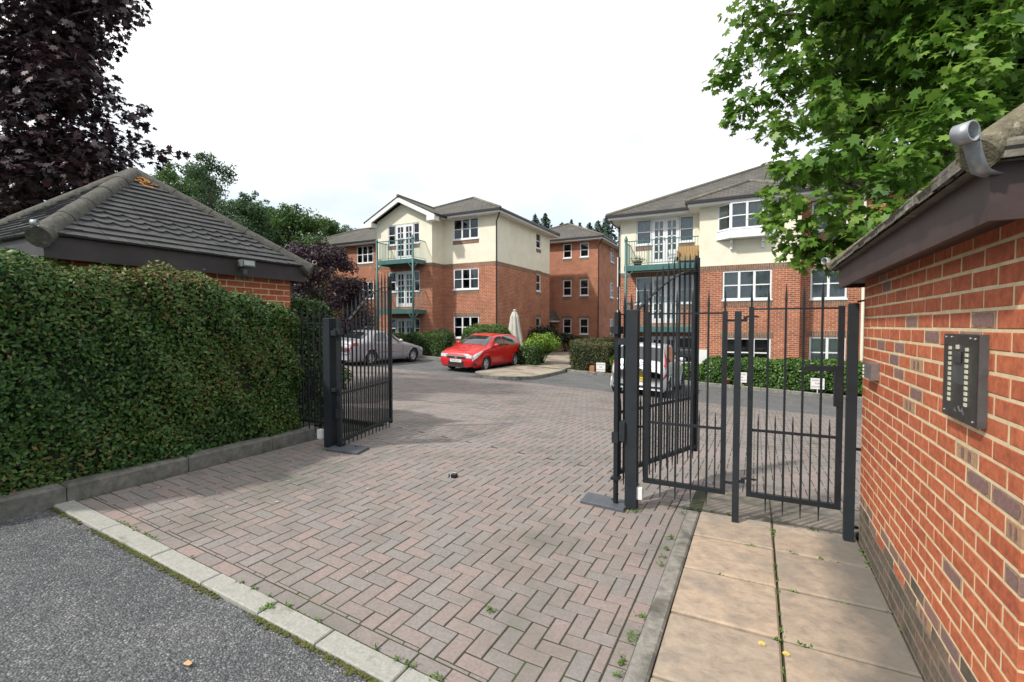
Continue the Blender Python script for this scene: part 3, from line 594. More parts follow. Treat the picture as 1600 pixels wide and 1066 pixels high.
for p, q in (((-.95, 4.38, 1.55), (-.9, 4.41, 1.55)), ((-.95, 4.38, .75), (-.9, 4.41, .75)), ((-.22, 4.41, 1.72), (-.16, 4.41, 1.72)), ((-.22, 4.41, .34), (-.16, 4.41, .34))): mb = MB(); mb.bar(p, q, .019); child(mb, 'fixing_lug', IRON, sp1)
slim = post('slim grey steel post carrying the hinges of the pedestrian gate', -.135, 4.42, .052, 1.80, 'fence_post')
pg = panel('iron pedestrian gate, shut, with its lock plate beside the brick wall', 'gate', 'pedestrian_gate', -.035, .585, 4.42, .245, 1.83, 4, 1, 'gate')
for z in (1.72, .36): mb = MB(); mb.bar((-.11, 4.42, z), (-.075, 4.42, z), .03, .022); mb.bar((-.08, 4.41, z-.01), (-.08, 4.41, z+.035), .03); mb.bar((-.075, 4.42, z+.03), (.02, 4.42, z+.03), .014); child(mb, 'hinge', IRON, pg)
mb = MB(); mb.box(.35, .585, 4.41, 4.435, 1.32, 1.36); mb.box(.545, .6, 4.395, 4.445, 1.05, 1.36); child(mb, 'lock', IRON, pg)
rp = post('dark steel post between the pedestrian gate and the brick wall', .665, 4.46, .066, 1.85, 'fence_post')
mb = MB(); mb.bar((.69, 4.47, 1.86), (.735, 4.47, 1.87), .014); mb.bar((.69, 4.47, .72), (.735, 4.47, .72), .02); mb.bar((.69, 4.49, .1), (.735, 4.49, .1), .02); child(mb, 'wall_bracket', IRON, rp)
# fence between hedge and left gate post
lf = panel('dark iron railing panel between the clipped hedge and the left gate post', 'railing', 'railing_panel', -5.55, -4.6, 4.06, .48, 1.72, 8, 1)
# black gate stop on the paving
q = P(708, 748, 1); d = q-np.array([0, 0, EYE]); k = 1.58/-d[2]; q = np.array([d[0]*k, d[1]*k]); z = G(*q)
gs = thing('gate_stop', 'small black gate stop with a pale edge, alone on the block paving', 'gate stop'); mb = MB()
mb.box(q[0]-.02, q[0]+.03, q[1]-.015, q[1]+.04, z-.01, z+.035); mb.box(q[0]-.05, q[0]-.024, q[1]-.01, q[1]+.03, z-.01, z+.03); child(mb, 'block', IRON, gs)
mb = MB(); mb.box(q[0]-.024, q[0]-.02, q[1]-.02, q[1]+.04, z-.01, z+.04); mb.box(q[0]-.02, q[0]+.0, q[1]+.04, q[1]+.045, z-.01, z+.04); child(mb, 'plate', PLASTW, gs)
# ------------------------------------------------------------------ the apartment blocks
def FM(t, p):
    return {'F': lambda a, d, z: (a, p-d, z), 'R': lambda a, d, z: (p+d, a, z), 'L': lambda a, d, z: (p-d, a, z), 'B': lambda a, d, z: (a, p+d, z)}[t]
def wallface(mb, fn, a0, a1, z0, z1, holes, rev=.09):
    As = sorted({a0, a1, *[clamp(h[i], a0, a1) for h in holes for i in (0, 1)]}); Zs = sorted({z0, z1, *[clamp(h[i], z0, z1) for h in holes for i in (2, 3)]})
    for i in range(len(As)-1):
        for j in range(len(Zs)-1):
            ca, cz = (As[i]+As[i+1])/2, (Zs[j]+Zs[j+1])/2
            if any(h[0] < ca < h[1] and h[2] < cz < h[3] for h in holes): continue
            mb.poly([fn(As[i], 0, Zs[j]), fn(As[i+1], 0, Zs[j]), fn(As[i+1], 0, Zs[j+1]), fn(As[i], 0, Zs[j+1])])
    for h in holes:
        if h[3] <= z0 or h[2] >= z1: continue
        b0, b1 = max(h[2], z0), min(h[3], z1)
        for a in (h[0], h[1]): mb.poly([fn(a, 0, b0), fn(a, -rev, b0), fn(a, -rev, b1), fn(a, 0, b1)])
        if h[2] >= z0: mb.poly([fn(h[0], 0, h[2]), fn(h[1], 0, h[2]), fn(h[1], -rev, h[2]), fn(h[0], -rev, h[2])])
        if h[3] <= z1: mb.poly([fn(h[0], 0, h[3]), fn(h[1], 0, h[3]), fn(h[1], -rev, h[3]), fn(h[0], -rev, h[3])])
def window(par, fn, h, cols=3, tr=.5, curtain=None, name='window', brick_sill=True, big=.062, lintel=False):
    a0, a1, z0, z1 = h; w = MB(); g = MB(); d0, d1 = -.085, -.025; e = .003
    w.box(a0+e, a0+big, d0, d1, z0+e, z1-e, lambda a, d, z: fn(a, d, z)); w.box(a1-big, a1-e, d0, d1, z0+e, z1-e, fn); w.box(a0+big, a1-big, d0, d1, z0+e, z0+big*1.2, fn); w.box(a0+big, a1-big, d0, d1, z1-big, z1-e, fn)
    edges = [a0+big+(a1-a0-2*big)*i/cols for i in range(cols+1)]; zt = z0+(z1-z0)*tr
    for i in range(1, cols): w.box(edges[i]-.042, edges[i]+.042, d0+.002, d1-.003, z0+big*1.2, z1-big, fn)
    for i in range(cols):
        l, r = edges[i]+(.042 if i else 0), edges[i+1]-(.042 if i < cols-1 else 0)
        if tr: w.box(l, r, d0+.004, d1-.008, zt-.022, zt+.022, fn)
        g.poly([fn(l, d0+.02, z0+big), fn(r, d0+.02, z0+big), fn(r, d0+.02, z1-big), fn(l, d0+.02, z1-big)])
    w.box(a0-.03, a1+.03, -.02, .035, z0-.045, z0+.012, fn)
    o = w.build(name, WHITE, par); g.build('pane', GLASS, o)
    if curtain:
        c = MB(); n = 44; l, r = a0+.06, a1-.06
        if curtain == 'net': segs = [(l, r)]
        elif curtain == 'drapes': segs = [(l, l+(r-l)*.3), (r-(r-l)*.28, r)]
        else: segs = [(l, r)]
        for s0, s1 in segs:
            p = [(s0+(s1-s0)*i/n, -.125-.016*math.sin(i*1.25)-.012*math.sin(i*.47)) for i in range(n+1)]
            if curtain == 'blind': p = [(s0+(s1-s0)*i/n, -.115-(.015 if i % 4 == 0 else 0)) for i in range(n+1)]
            for (u, du), (v, dv) in zip(p[:-1], p[1:]): c.poly([fn(u, du, z0+.06), fn(v, dv, z0+.06), fn(v, dv, z1-.03), fn(u, du, z1-.03)])
        c.build('curtain' if curtain != 'blind' else 'blind', BLIND if curtain == 'blind' else CURTAIN, o)
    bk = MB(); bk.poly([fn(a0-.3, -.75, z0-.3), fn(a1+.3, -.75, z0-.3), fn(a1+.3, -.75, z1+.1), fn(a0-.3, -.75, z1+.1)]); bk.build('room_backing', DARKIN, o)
    if brick_sill: s = MB(); s.box(a0-.02, a1+.02, -.02, .006, z0-.26, z0-.046, fn); s.build('brick_sill', BR_SOLD, par)
    if lintel: s = MB(); s.box(a0-.08, a1+.08, -.02, .006, z1, z1+.215, fn); s.build('brick_lintel', BR_SOLD, par)
    return o
def french(par, fn, a0, a1, z0, z1, da0, da1, zs, curtain=None, sill=True):
    """glazed double doors with five-pane leaves between two sidelights"""
    window(par, fn, (a0, da0, zs, z1), 1, .5, curtain, 'sidelight_window', sill, .055); window(par, fn, (da1, a1, zs, z1), 1, .5, curtain, 'sidelight_window', sill, .055)
    w = MB(); g = MB(); d0, d1 = -.085, -.02; m = (da0+da1)/2
    w.box(da0+.003, da0+.05, d0, d1, z0, z1-.003, fn); w.box(da1-.05, da1-.003, d0, d1, z0, z1-.003, fn); w.box(da0+.05, da1-.05, d0, d1, z1-.06, z1-.003, fn); w.box(m-.012, m+.012, d0, d1, z0, z1-.06, fn)
    for l, r in ((da0+.05, m-.012), (m+.012, da1-.05)):
        st = .085; w.box(l, l+st, d0+.004, d1-.006, z0, z1-.06, fn); w.box(r-st, r, d0+.004, d1-.006, z0, z1-.06, fn); w.box(l+st, r-st, d0+.004, d1-.006, z0, z0+.2, fn); w.box(l+st, r-st, d0+.004, d1-.006, z1-.16, z1-.06, fn)
        c = (l+r)/2; w.box(c-.021, c+.021, d0+.008, d1-.012, z0+.2, z1-.16, fn)
        for i in range(1, 5): z = z0+.2+(z1-.16-z0-.2)*i/5; w.box(l+st, r-st, d0+.008, d1-.012, z-.021, z+.021, fn)
        g.poly([fn(l+st, d0+.02, z0+.2), fn(r-st, d0+.02, z0+.2), fn(r-st, d0+.02, z1-.16), fn(l+st, d0+.02, z1-.16)])
    o = w.build('french_door', WHITE, par); g.build('pane', GLASS, o)
    if curtain:
        c = MB(); n = 40
        for i in range(n):
            u0, u1 = da0+.06+(da1-da0-.12)*i/n, da0+.06+(da1-da0-.12)*(i+1)/n; e0, e1 = -.12-.015*math.sin(i*1.25), -.12-.015*math.sin((i+1)*1.25); c.poly([fn(u0, e0, z0+.05), fn(u1, e1, z0+.05), fn(u1, e1, z1-.03), fn(u0, e0, z1-.03)])
        c.build('curtain', CURTAIN, o)
    h = MB(); h.box(m-.05, m-.035, d1, d1+.05, z0+1., z0+1.14, fn); h.build('handle', GALV, o)
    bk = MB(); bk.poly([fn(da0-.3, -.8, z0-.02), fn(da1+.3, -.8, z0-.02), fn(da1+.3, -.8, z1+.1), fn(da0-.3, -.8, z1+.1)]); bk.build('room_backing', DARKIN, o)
def hip_roof(par, x0, x1, y0, y1, ez, pitch, soff=.22, ridge=True, name='roof', cut=None):
    w, d = x1-x0, y1-y0; r = MB(); h = min(w, d)/2*pitch
    if w >= d: A, B = (x0+d/2, (y0+y1)/2, ez+h), (x1-d/2, (y0+y1)/2, ez+h)
    else: A, B = ((x0+x1)/2, y0+w/2, ez+h), ((x0+x1)/2, y1-w/2, ez+h)
    c = [(x0, y0, ez), (x1, y0, ez), (x1, y1, ez), (x0, y1, ez)]
    if w >= d: qs = [[c[0], c[1], B, A], [c[1], c[2], B], [c[2], c[3], A, B], [c[3], c[0], A]]
    else: qs = [[c[0], c[1], A], [c[1], c[2], B, A], [c[2], c[3], B], [c[3], c[0], A, B]]
    for q in qs: r.poly(q)
    o = r.build(name, TILE_FAR, par)
    s = MB(); s.box(x0+.04, x1-.04, y0+.04, y1-.04, ez-soff, ez-.03); s.build('soffit', SOFFIT, par)
    gt = MB()
    for p, q in ((c[0], c[1]), (c[1], c[2]), (c[2], c[3]), (c[3], c[0])): gt.bar(np.array(p)-(0, 0, .05), np.array(q)-(0, 0, .05), .1, .1)
    gt.build('gutter', GUTTER, par)
    rg_ = MB(); ends = [(c[0], A), (c[3], A), (c[1], B), (c[2], B)] if w >= d else [(c[0], A), (c[1], A), (c[2], B), (c[3], B)]
    for p, q in ends: rg_.tube([p, q], .09, 8)
    if np.linalg.norm(np.array(A)-B) > .1: rg_.tube([A, B], .1, 8)
    rg_.build('ridge_tiles', RIDGE, o, True)
    return o
def downpipe(par, pts, m=GUTTER, r=.04): mb = MB(); mb.tube(pts, r, 8); mb.build('downpipe', m, par)
def balcony(par, x0, x1, y0, y1, zd, posts, zg, wallx=None, side=True):
    """steel deck y0 (front) .. y1 (wall) with railing"""
    k = MB(); k.box(x0, x1, y0, y1, zd-.06, zd); k.box(x0, x1, y0-.02, y0, zd-.22, zd+.01); k.box(x0-.02, x0, y0, y1, zd-.22, zd+.01); k.box(x1, x1+.02, y0, y1, zd-.22, zd+.01); k.box(x0+.03, x1-.03, y1-.5, y1-.42, zd-.2, zd-.06)
    o = k.build('balcony', GREENM, par); rl = MB(); zr = zd+1.03
    rl.bar((x0, y0, zr), (x1, y0, zr), .035); rl.bar((x0, y0, zd+.08), (x1, y0, zd+.08), .025)
    for x in ([x0, x1] if side else [x0]): rl.bar((x, y0, zr), (x, y1, zr), .035); rl.bar((x, y0, zd+.08), (x, y1, zd+.08), .025)
    for x in np.arange(x0+.1, x1-.02, .105): rl.bar((x, y0, zd+.08), (x, y0, zr), .014)
    for y in np.arange(y0+.1, y1-.02, .105):
        for x in ([x0, x1] if side else [x0]): rl.bar((x, y, zd+.08), (x, y, zr), .014)
    for x in np.linspace(x0, x1, 4)[1:-1]: rl.bar((x, y0, zd), (x, y0, zr), .03)
    rl.build('railing', GREENM, o)
    return o
def steelpost(par, x, y, z0, z1, decks=()):
    mb = MB(); mb.tube([(x, y, z0), (x, y, z1)], .055, 10); mb.lathe([(.075, z1-.12), (.075, z1-.04), (.03, z1), (.045, z1+.05), (0, z1+.1)], lambda a, b_, h: (x+a, y+b_, h), 10)
    for z in decks: mb.bar((x, y, z-.55), (x-.3, y, z-.22), .03); mb.bar((x, y, z-.55), (x+.3, y, z-.22), .03)
    mb.build('balcony_post', GREENM, par, True)
# --- left block
A = thing('apartment_block', 'three storey block of red brick and cream render with a white gable and green balconies', 'apartment block')
zb = -.35; band = 5.08; eave = 7.58
f1 = FM('F', 22.02); f2 = FM('F', 20.97); f3 = FM('R', -12.25); f4 = FM('R', -15.63); f5 = FM('L', -19.53)
W1 = [(-14.97, -13.33, 4.70, 5.86), (-14.97, -13.33, 1.97, 3.11), (-14.97, -13.33, -.72, .5+1.68)]; W1[2] = (-14.97, -13.33, 1.0, 2.18); W1 = [(-14.97, -13.33, 6.37, 7.5), (-14.97, -13.33, 3.64, 4.78), (-14.97, -13.33, .98, 2.17)]
FD = [(-18.71, -16.47, 5.37, 7.33, -18.16, -16.9, 6.2), (-18.71, -16.47, 2.72, 4.70, -18.16, -16.9, 3.56), (-18.71, -16.47, .05, 2.07, -18.16, -16.9, .95)]
W3 = [(27.15, 27.85, 6.5, 7.45), (27.15, 27.85, 3.82, 4.9), (27.15, 27.85, 1.1, 2.17)]
fh_ = [h for a0, a1, z0, z1, d0, d1, zs in FD for h in ((a0, d0, zs, z1), (d0, d1, z0, z1), (d1, a1, zs, z1))]
def two_tone(par, faces, zb, band, top):
    lo = MB(); up = MB(); bd = MB()
    for fn, a0, a1, holes, render in faces:
        if render:
            wallface(lo, fn, a0, a1, zb, band-.22, holes); wallface(up, fn, a0, a1, band, top, holes)
            wallface(bd, fn, a0, a1, band-.22, band, holes)
        else: wallface(lo, fn, a0, a1, zb, top, holes)
    lo.build('brick_wall', BR_RED, par)
    if up.v: up.build('rendered_wall', RENDER, par); bd.build('soldier_course', BR_SOLD, par)
two_tone(A, [(f1, -15.63, -12.25, W1, 1), (f3, 22.02, 29.3, W3, 1), (f2, -19.53, -15.63, fh_, 1), (f4, 20.97, 22.02, [], 1), (f5, 20.97, 29.3, [], 0), (FM('B', 29.3), -19.53, -12.25, [], 0)], zb, band, eave)
mb = MB(); mb.poly([(-19.53, 20.97, eave), (-15.63, 20.97, eave), (-17.58, 20.97, 8.5)]); mb.build('gable_wall', RENDER, A)
for i, h in enumerate(W1): window(A, f1, h, 3, .5, 'drapes' if i == 1 else None, lintel=i == 2)
for i, h in enumerate(W3): window(A, f3, h, 1, .5, lintel=i > 0)
for i, (a0, a1, z0, z1, d0, d1, zs) in enumerate(FD): french(A, f2, a0, a1, z0, z1, d0, d1, zs, None, i < 2)
hip_roof(A, -20.0, -11.75, 21.52, 29.8, 7.72, .47, .2)
# gable roof of the bay, with white barge boards
gm = MB(); ex0, ex1, rx, rz, ez, y0, y1 = -20.02, -15.14, -17.58, 8.78, 7.6, 20.5, 24.6
gm.poly([(ex0, y0, ez), (ex0, y1, ez), (rx, y1, rz), (rx, y0, rz)]); gm.poly([(ex1, y0, ez), (rx, y0, rz), (rx, y1, rz), (ex1, y1, ez)]); gm.poly([(ex0, y0, ez-.06), (rx, y0, rz-.06), (rx, y0, rz), (ex0, y0, ez)]); gm.poly([(ex1, y0, ez-.06), (rx, y0, rz-.06), (rx, y0, rz), (ex1, y0, ez)])
o = gm.build('gable_roof', TILE_FAR, A); gm = MB(); gm.tube([(rx, y0-.02, rz), (rx, y1, rz)], .09, 8); gm.build('ridge_tiles', RIDGE, o, True)
for sx, ex in ((-1, ex0), (1, ex1)):
    gm = MB(); n = len(gm.v); th = .26
    gm.poly([(ex, y0+.02, ez-.07), (rx, y0+.02, rz-.07), (rx, y0+.02, rz-.07-th), (ex, y0+.02, ez-.07-th)]); gm.poly([(ex, y0+.06, ez-.07), (rx, y0+.06, rz-.07), (rx, y0+.06, rz-.07-th), (ex, y0+.06, ez-.07-th)]); gm.poly([(ex, y0+.02, ez-.07-th), (rx, y0+.02, rz-.07-th), (rx, y0+.06, rz-.07-th), (ex, y0+.06, ez-.07-th)])
    gm.poly([(ex, y0+.06, ez-.09), (rx, y0+.06, rz-.09), (rx, 20.97, rz-.09), (ex, 20.97, ez-.09)])
    gm.box(min(ex, ex-sx*.5), max(ex, ex-sx*.5), y0+.0, y0+.46, ez-.36, ez-.1); gm.build('barge_board', SOFFIT, A)
gm = MB(); gm.bar((ex0-.03, y0, ez-.06), (ex0-.03, 22, ez-.06), .1); gm.bar((ex1+.03, y0+.1, ez-.06), (ex1+.03, 21.6, ez-.06), .1); gm.build('gutter', GUTTER, A)
downpipe(A, [(-11.8, 21.6, 7.6), (-11.95, 21.75, 7.4), (-12.2, 21.96, 7.15), (-12.2, 21.96, 0)])
balcony(A, -18.62, -16.1, 19.95, 20.97, 5.2, 0, 0); balcony(A, -18.62, -16.1, 19.95, 20.97, 2.52, 0, 0)
for x in (-18.6, -16.12): steelpost(A, x, 19.95, -.1, 6.36, (5.2, 2.52))
# --- left wing, set back
D = thing('apartment_block', 'set back red brick wing behind the purple plum tree, left of the white gable', 'apartment block')
fd = FM('F', 26.); WD = [(-26.2, -24.6, 6.2, 7.45), (-26.2, -24.6, 3.6, 4.85), (-26.2, -24.6, .9, 2.2), (-22.6, -20.9, 6.2, 7.45), (-22.6, -20.9, 3.6, 4.85)]
two_tone(D, [(fd, -33, -19.56, WD, 0), (FM('L', -33), 26, 33, [], 0), (FM('B', 33), -33, -19.56, [], 0), (FM('R', -19.56), 29.35, 33, [], 0)], zb, band, eave)
for i, h in enumerate(WD): window(D, fd, h, 3, .5, None)
hip_roof(D, -33.5, -20.05, 25.5, 33.5, 7.72, .47, .2)
# --- middle block
Bk = thing('apartment_block', 'three storey all brick block with pairs of narrow windows in the centre gap', 'apartment block')
fb = FM('F', 31.8); fr = FM('R', -9.7); zc = [(6.42, 7.42), (3.75, 4.88), (1.05, 2.16)]
WB = [(-12.27, -11.63, z0, z1) for z0, z1 in zc]+[(-11.02, -10.38, z0, z1) for z0, z1 in zc]; WR = [(34.9, 35.8, z0, z1) for z0, z1 in zc]
two_tone(Bk, [(fb, -17, -9.7, WB, 0), (fr, 31.8, 38.8, WR, 0), (FM('L', -17), 31.8, 38.8, [], 0), (FM('B', 38.8), -17, -9.7, [], 0)], zb-.3, band, eave)
for h in WB: window(Bk, fb, h, 1, .5, None, lintel=True)
for h in WR: window(Bk, fr, h, 1, .5, None)
hip_roof(Bk, -17.2, -9.2, 31.3, 39.3, 7.72, .47, .2)
downpipe(Bk, [(-9.25, 31.4, 7.6), (-9.4, 31.5, 7.4), (-9.65, 31.72, 7.15), (-9.65, 31.72, 0)])
mb = MB(); mb.poly([(-14.4, 30.2, 2.05), (-12.45, 30.2, 2.05), (-12.9, 31.8, 2.75), (-14.4, 31.8, 2.75)]); mb.poly([(-12.45, 30.2, 2.05), (-12.45, 31.8, 2.05), (-12.9, 31.8, 2.75)]); mb.build('porch_roof', TILE_FAR, Bk)
mb = MB(); mb.box(-14.4, -12.5, 30.24, 31.78, 1.9, 2.03); mb.build('porch_fascia', SOFFIT, Bk); mb = MB(); mb.box(-12.62, -12.5, 30.25, 30.37, -.3, 1.9); mb.build('porch_post', mat('porch_timber', [(.05, .035, .03)], .6, namt=.3), Bk)
# --- right block
Ck = thing('apartment_block', 'three storey brick and cream block behind the pedestrian gate, with a white oriel window', 'apartment block')
zb = -1.1; band = 4.02; eave = 6.4
c1 = FM('F', 20.4); c2 = FM('F', 21.4); c3 = FM('F', 21.2)
WC1 = [(-1.2, .5, 2.66, 3.8), (-1.2, .5, .05, 1.2), (-1.05, .33, 5.3, 6.3)]; WC3 = [(1.8, 2.95, 2.66, 3.82), (1.8, 2.95, .05, 1.25), (1.8, 2.95, 5.2, 6.3), (4.4, 5.9, 2.66, 3.82), (4.4, 5.9, .05, 1.25)]
FC = [(-4.80, -2.38, 4.36, 6.33, -4.13, -2.98, 5.22), (-4.80, -2.38, 1.78, 3.81, -4.13, -2.98, 2.62), (-4.80, -2.38, -.75, 1.2, -4.13, -2.98, .05)]
ch = [h for a0, a1, z0, z1, d0, d1, zs in FC for h in ((a0, d0, zs, z1), (d0, d1, z0, z1), (d1, a1, zs, z1))]
two_tone(Ck, [(c1, -2.07, 1.42, WC1, 1), (c2, -5.51, -2.07, ch, 1), (c3, 1.42, 7.5, WC3, 0), (FM('L', -2.07), 20.4, 21.4, [], 1), (FM('R', 1.42), 20.4, 21.2, [], 1), (FM('L', -5.51), 21.4, 33, [], 1), (FM('B', 33), -5.51, 7.5, [], 0), (FM('R', 7.5), 21.2, 33, [], 0)], zb, band, eave)
window(Ck, c1, WC1[0], 3, .5, 'net', brick_sill=True); window(Ck, c1, WC1[1], 3, .5, None, lintel=True)
for i, h in enumerate(WC3): window(Ck, c3, h, 2, .5, ('net', 'blind', 'net', None, None)[i], lintel=i == 1 or i == 4)
for i, (a0, a1, z0, z1, d0, d1, zs) in enumerate(FC): french(Ck, c2, a0, a1, z0, z1, d0, d1, zs, 'net' if i < 2 else None, i < 2)
# oriel
w = MB(); gl = MB(); ap = MB()
pl_ = [(-1.4, 20.4), (-.93, 20.0), (.2, 20.0), (.67, 20.4)]; z0, z1 = 5.32, 6.36
for (xa, ya), (xb, yb), cols in zip(pl_[:-1], pl_[1:], (1, 2, 1)):
    L = math.hypot(xb-xa, yb-ya); ux, uy = (xb-xa)/L, (yb-ya)/L; nx, ny = uy, -ux
    fo = lambda a, d, z, xa=xa, ya=ya, ux=ux, uy=uy, nx=nx, ny=ny: (xa+ux*a+nx*d, ya+uy*a+ny*d, z)
    w.box(.0, .06, -.05, .0, z0, z1, fo); w.box(L-.06, L, -.05, .0, z0, z1, fo); w.box(.06, L-.06, -.05, 0, z0, z0+.07, fo); w.box(.06, L-.06, -.05, 0, z1-.07, z1, fo)
    for i in range(cols):
        l, r = .06+(L-.12)*i/cols, .06+(L-.12)*(i+1)/cols; w.box(l, r, -.045, -.01, (z0+z1)/2-.02, (z0+z1)/2+.02, fo)
        if i: w.box(l-.04, l+.04, -.048, -.002, z0+.07, z1-.07, fo)
    gl.poly([fo(.06, -.03, z0), fo(L-.06, -.03, z0), fo(L-.06, -.03, z1), fo(.06, -.03, z1)])
    ap.poly([fo(-.04, .05, 5.0), fo(L+.04, .05, 5.0), fo(L+.04, .05, 5.31), fo(-.04, .05, 5.31)])
ap.poly([(p[0], p[1]-.04, 5.0) for p in pl_]); ap.poly([(p[0]*1.03, p[1]-.06, 5.315) for p in pl_])
orl = w.build('oriel_window', WHITE, Ck); gl.build('pane', GLASS, orl); ap.build('apron', WHITE, orl)
cu = MB(); n = 30
for i in range(n):
    xa, xb = -.88+1.03*i/n, -.88+1.03*(i+1)/n; cu.poly([(xa, 20.15+.015*math.sin(i*1.3), z0+.02), (xb, 20.15+.015*math.sin((i+1)*1.3), z0+.02), (xb, 20.15+.015*math.sin((i+1)*1.3), z1), (xa, 20.15+.015*math.sin(i*1.3), z1)])
cu.build('blind', CURTAIN, orl)
for x in (-.9, .18): mb = MB(); mb.box(x-.05, x+.05, 20.2, 20.4, 4.82, 5.0); mb.box(x-.05, x+.05, 20.3, 20.4, 4.66, 4.82); mb.lathe([(.0, 4.6), (.06, 4.63), (.05, 4.68)], lambda a, b_, h: (x+a, 20.34+b_, h), 8); mb.build('corbel', WHITE, orl)
hip_roof(Ck, -6.0, 8., 20.9, 33.4, 6.55, .495, .2)
hip_roof(Ck, -2.52, 1.87, 19.95, 28., 6.552, .495, .2, name='bay_roof')
# narrow white window bay on the far side wall
mb = MB(); gl = MB(); mb.box(-5.86, -5.51, 22.4, 22.46, -.9, 6.3); mb.box(-5.9, -5.51, 23.6, 23.66, -.9, 6.3)
for z0, z1 in ((-.9, .1), (1.2, 2.4), (3.5, 4.9), (6.1, 6.3)): mb.box(-5.9, -5.51, 22.4, 23.66, z0, z1)
for z0, z1 in ((.1, 1.2), (2.4, 3.5), (4.9, 6.1)): gl.box(-5.85, -5.53, 22.43, 23.62, z0, z1); mb.box(-5.9, -5.51, 22.385, 22.45, (z0+z1)/2-.03, (z0+z1)/2+.03)
o = mb.build('side_window_bay', WHITE, Ck); gl.build('pane', GLASS, o)
balcony(Ck, -5.06, -2.09, 20.4, 21.4, 4.21, 0, 0, side=False); balcony(Ck, -5.06, -2.09, 20.4, 21.4, 1.62, 0, 0, side=False)
steelpost(Ck, -5.0, 20.4, -.9, 5.4, (4.21, 1.62))
downpipe(Ck, [(-5.9, 21., 6.45), (-5.8, 21.2, 6.2), (-5.55, 21.35, 6.0), (-5.55, 21.36, -.5)], GUTTER, .035); downpipe(Ck, [(3.42, 21.12, 6.4), (3.42, 21.12, -.6)], RENDER, .05)
# things on the balconies
TERRA = mat('terracotta', [(.33, .12, .06), (.4, .16, .08)], .85, nscale=8, namt=.25)
WICK = mat('golden_wicker', [(.45, .27, .11), (.55, .36, .16)], .7, nscale=40, namt=.4, bscale=90, bstr=.8)
LEAFG = mat('pot_plant_leaf', [(.05, .10, .03), (.1, .16, .04), (.16, .2, .05)], .5, attr=True, namt=.1, trans=.2)
def pot(label, x, y, z, r=.17, h=.24):
    t = thing('flower_pot', label, 'plant pot'); mb = MB(); mb.lathe([(0, z), (r*.7, z), (r*.95, z+h*.8), (r*1.08, z+h*.8), (r*1.08, z+h), (r*.9, z+h), (r*.85, z+h*.85), (0, z+h*.85)], lambda a, b_, hh: (x+a, y+b_, hh), 16); mb.build('pot', TERRA, t, True)
    mb = MB()
    for i in range(110):
        a = random.uniform(0, 6.28); e = random.uniform(-.1, 1.3); rr = random.uniform(.08, .3); p = Vector((x+math.cos(a)*math.cos(e)*rr*1.3, y+math.sin(a)*math.cos(e)*rr, z+h+math.sin(e)*rr*.8)); s = random.uniform(.03, .06)
        u = Vector((random.gauss(0, 1), random.gauss(0, 1), random.gauss(0, .6))).normalized(); v = u.cross(Vector((random.gauss(0, 1), random.gauss(0, 1), 1))).normalized(); mb.poly([p-u*s, p+v*s*.5, p+u*s, p-v*s*.5])
    mb.build('leaves', LEAFG, t)
pot('bushy plant in a terracotta pot on the upper balcony, behind the green post', -4.55, 20.62, 4.21, .2, .2)
t = thing('wicker_sofa', 'golden wicker sofa at the right end of the upper balcony', 'garden sofa'); mb = MB()
mb.box(-3.0, -2.15, 20.75, 21.25, 4.36, 4.52); mb.box(-3.0, -2.15, 21.18, 21.3, 4.52, 5.0); mb.build('seat_and_back', WICK, t); mb = MB()
for x in (-2.98, -2.22): mb.box(x, x+.07, 20.75, 21.25, 4.21, 4.76)
mb.build('armrest', WICK, t)
t = thing('patio_chair', 'small white chair beside the golden wicker sofa on the balcony', 'chair'); mb = MB()
mb.box(-3.32, -3.04, 20.62, 20.9, 4.48, 4.52); mb.build('seat', PLASTW, t)
for x in (-3.31, -3.07):
    for y in (20.63, 20.87): mb = MB(); mb.box(x, x+.025, y, y+.025, 4.21, 4.48); mb.build('leg', PLASTW, t)
mb = MB(); mb.box(-3.32, -3.04, 20.88, 20.9, 4.56, 4.86); mb.build('backrest', PLASTW, t)
# ------------------------------------------------------------------ cars
def paint(name, c, metal=.0, rough=.32): return mat(name, [c], rough, metal, namt=.04, nscale=2, coat=.6, spec=.4)
CARGLASS = mat('tinted_car_glass', [(.012, .016, .018)], .04, namt=0, spec=.9, coat=.6)
TYRE = mat('tyre_rubber', [(.014, .014, .015), (.022, .022, .022)], .85, nscale=20, namt=.2)
ALLOY = mat('alloy_wheel', [(.58, .59, .6), (.68, .68, .69)], .35, metal=.3, namt=.15)
DARKP = mat('dark_car_plastic', [(.014, .014, .015)], .6, namt=.1)
LAMPC = mat('clear_lamp', [(.62, .65, .68), (.8, .82, .85)], .12, nscale=14, namt=.25, spec=.8, coat=.8)
LAMPR = mat('red_lamp', [(.38, .012, .014), (.5, .02, .02)], .15, nscale=14, namt=.2, coat=.8)
CHROME = mat('chrome_trim', [(.62, .62, .64)], .15, metal=.9, namt=.05)
PLY = mat('yellow_plate', [(.75, .55, .05)], .5, namt=.05); PLW = mat('white_plate', [(.72, .72, .70)], .5, namt=.05); INK = mat('black_lettering', [(.012, .012, .012)], .6, namt=0)
def text(name, body, size, m, parent, loc, rot, ext=.001, align='CENTER'):
    c = bpy.data.curves.new(name, 'FONT'); c.body = body; c.size = size; c.extrude = ext; c.align_x = align; c.align_y = 'CENTER'; c.resolution_u = 2
    t = bpy.data.objects.new(name, c); dg = bpy.context.evaluated_depsgraph_get(); COL.objects.link(t); dg.update(); me = bpy.data.meshes.new_from_object(t.evaluated_get(dg)); bpy.data.objects.remove(t); me.name = name
    me.materials.clear(); me.materials.append(m); o = link(bpy.data.objects.new(name, me)); o.parent = parent; o.location = loc; o.rotation_euler = rot; return o
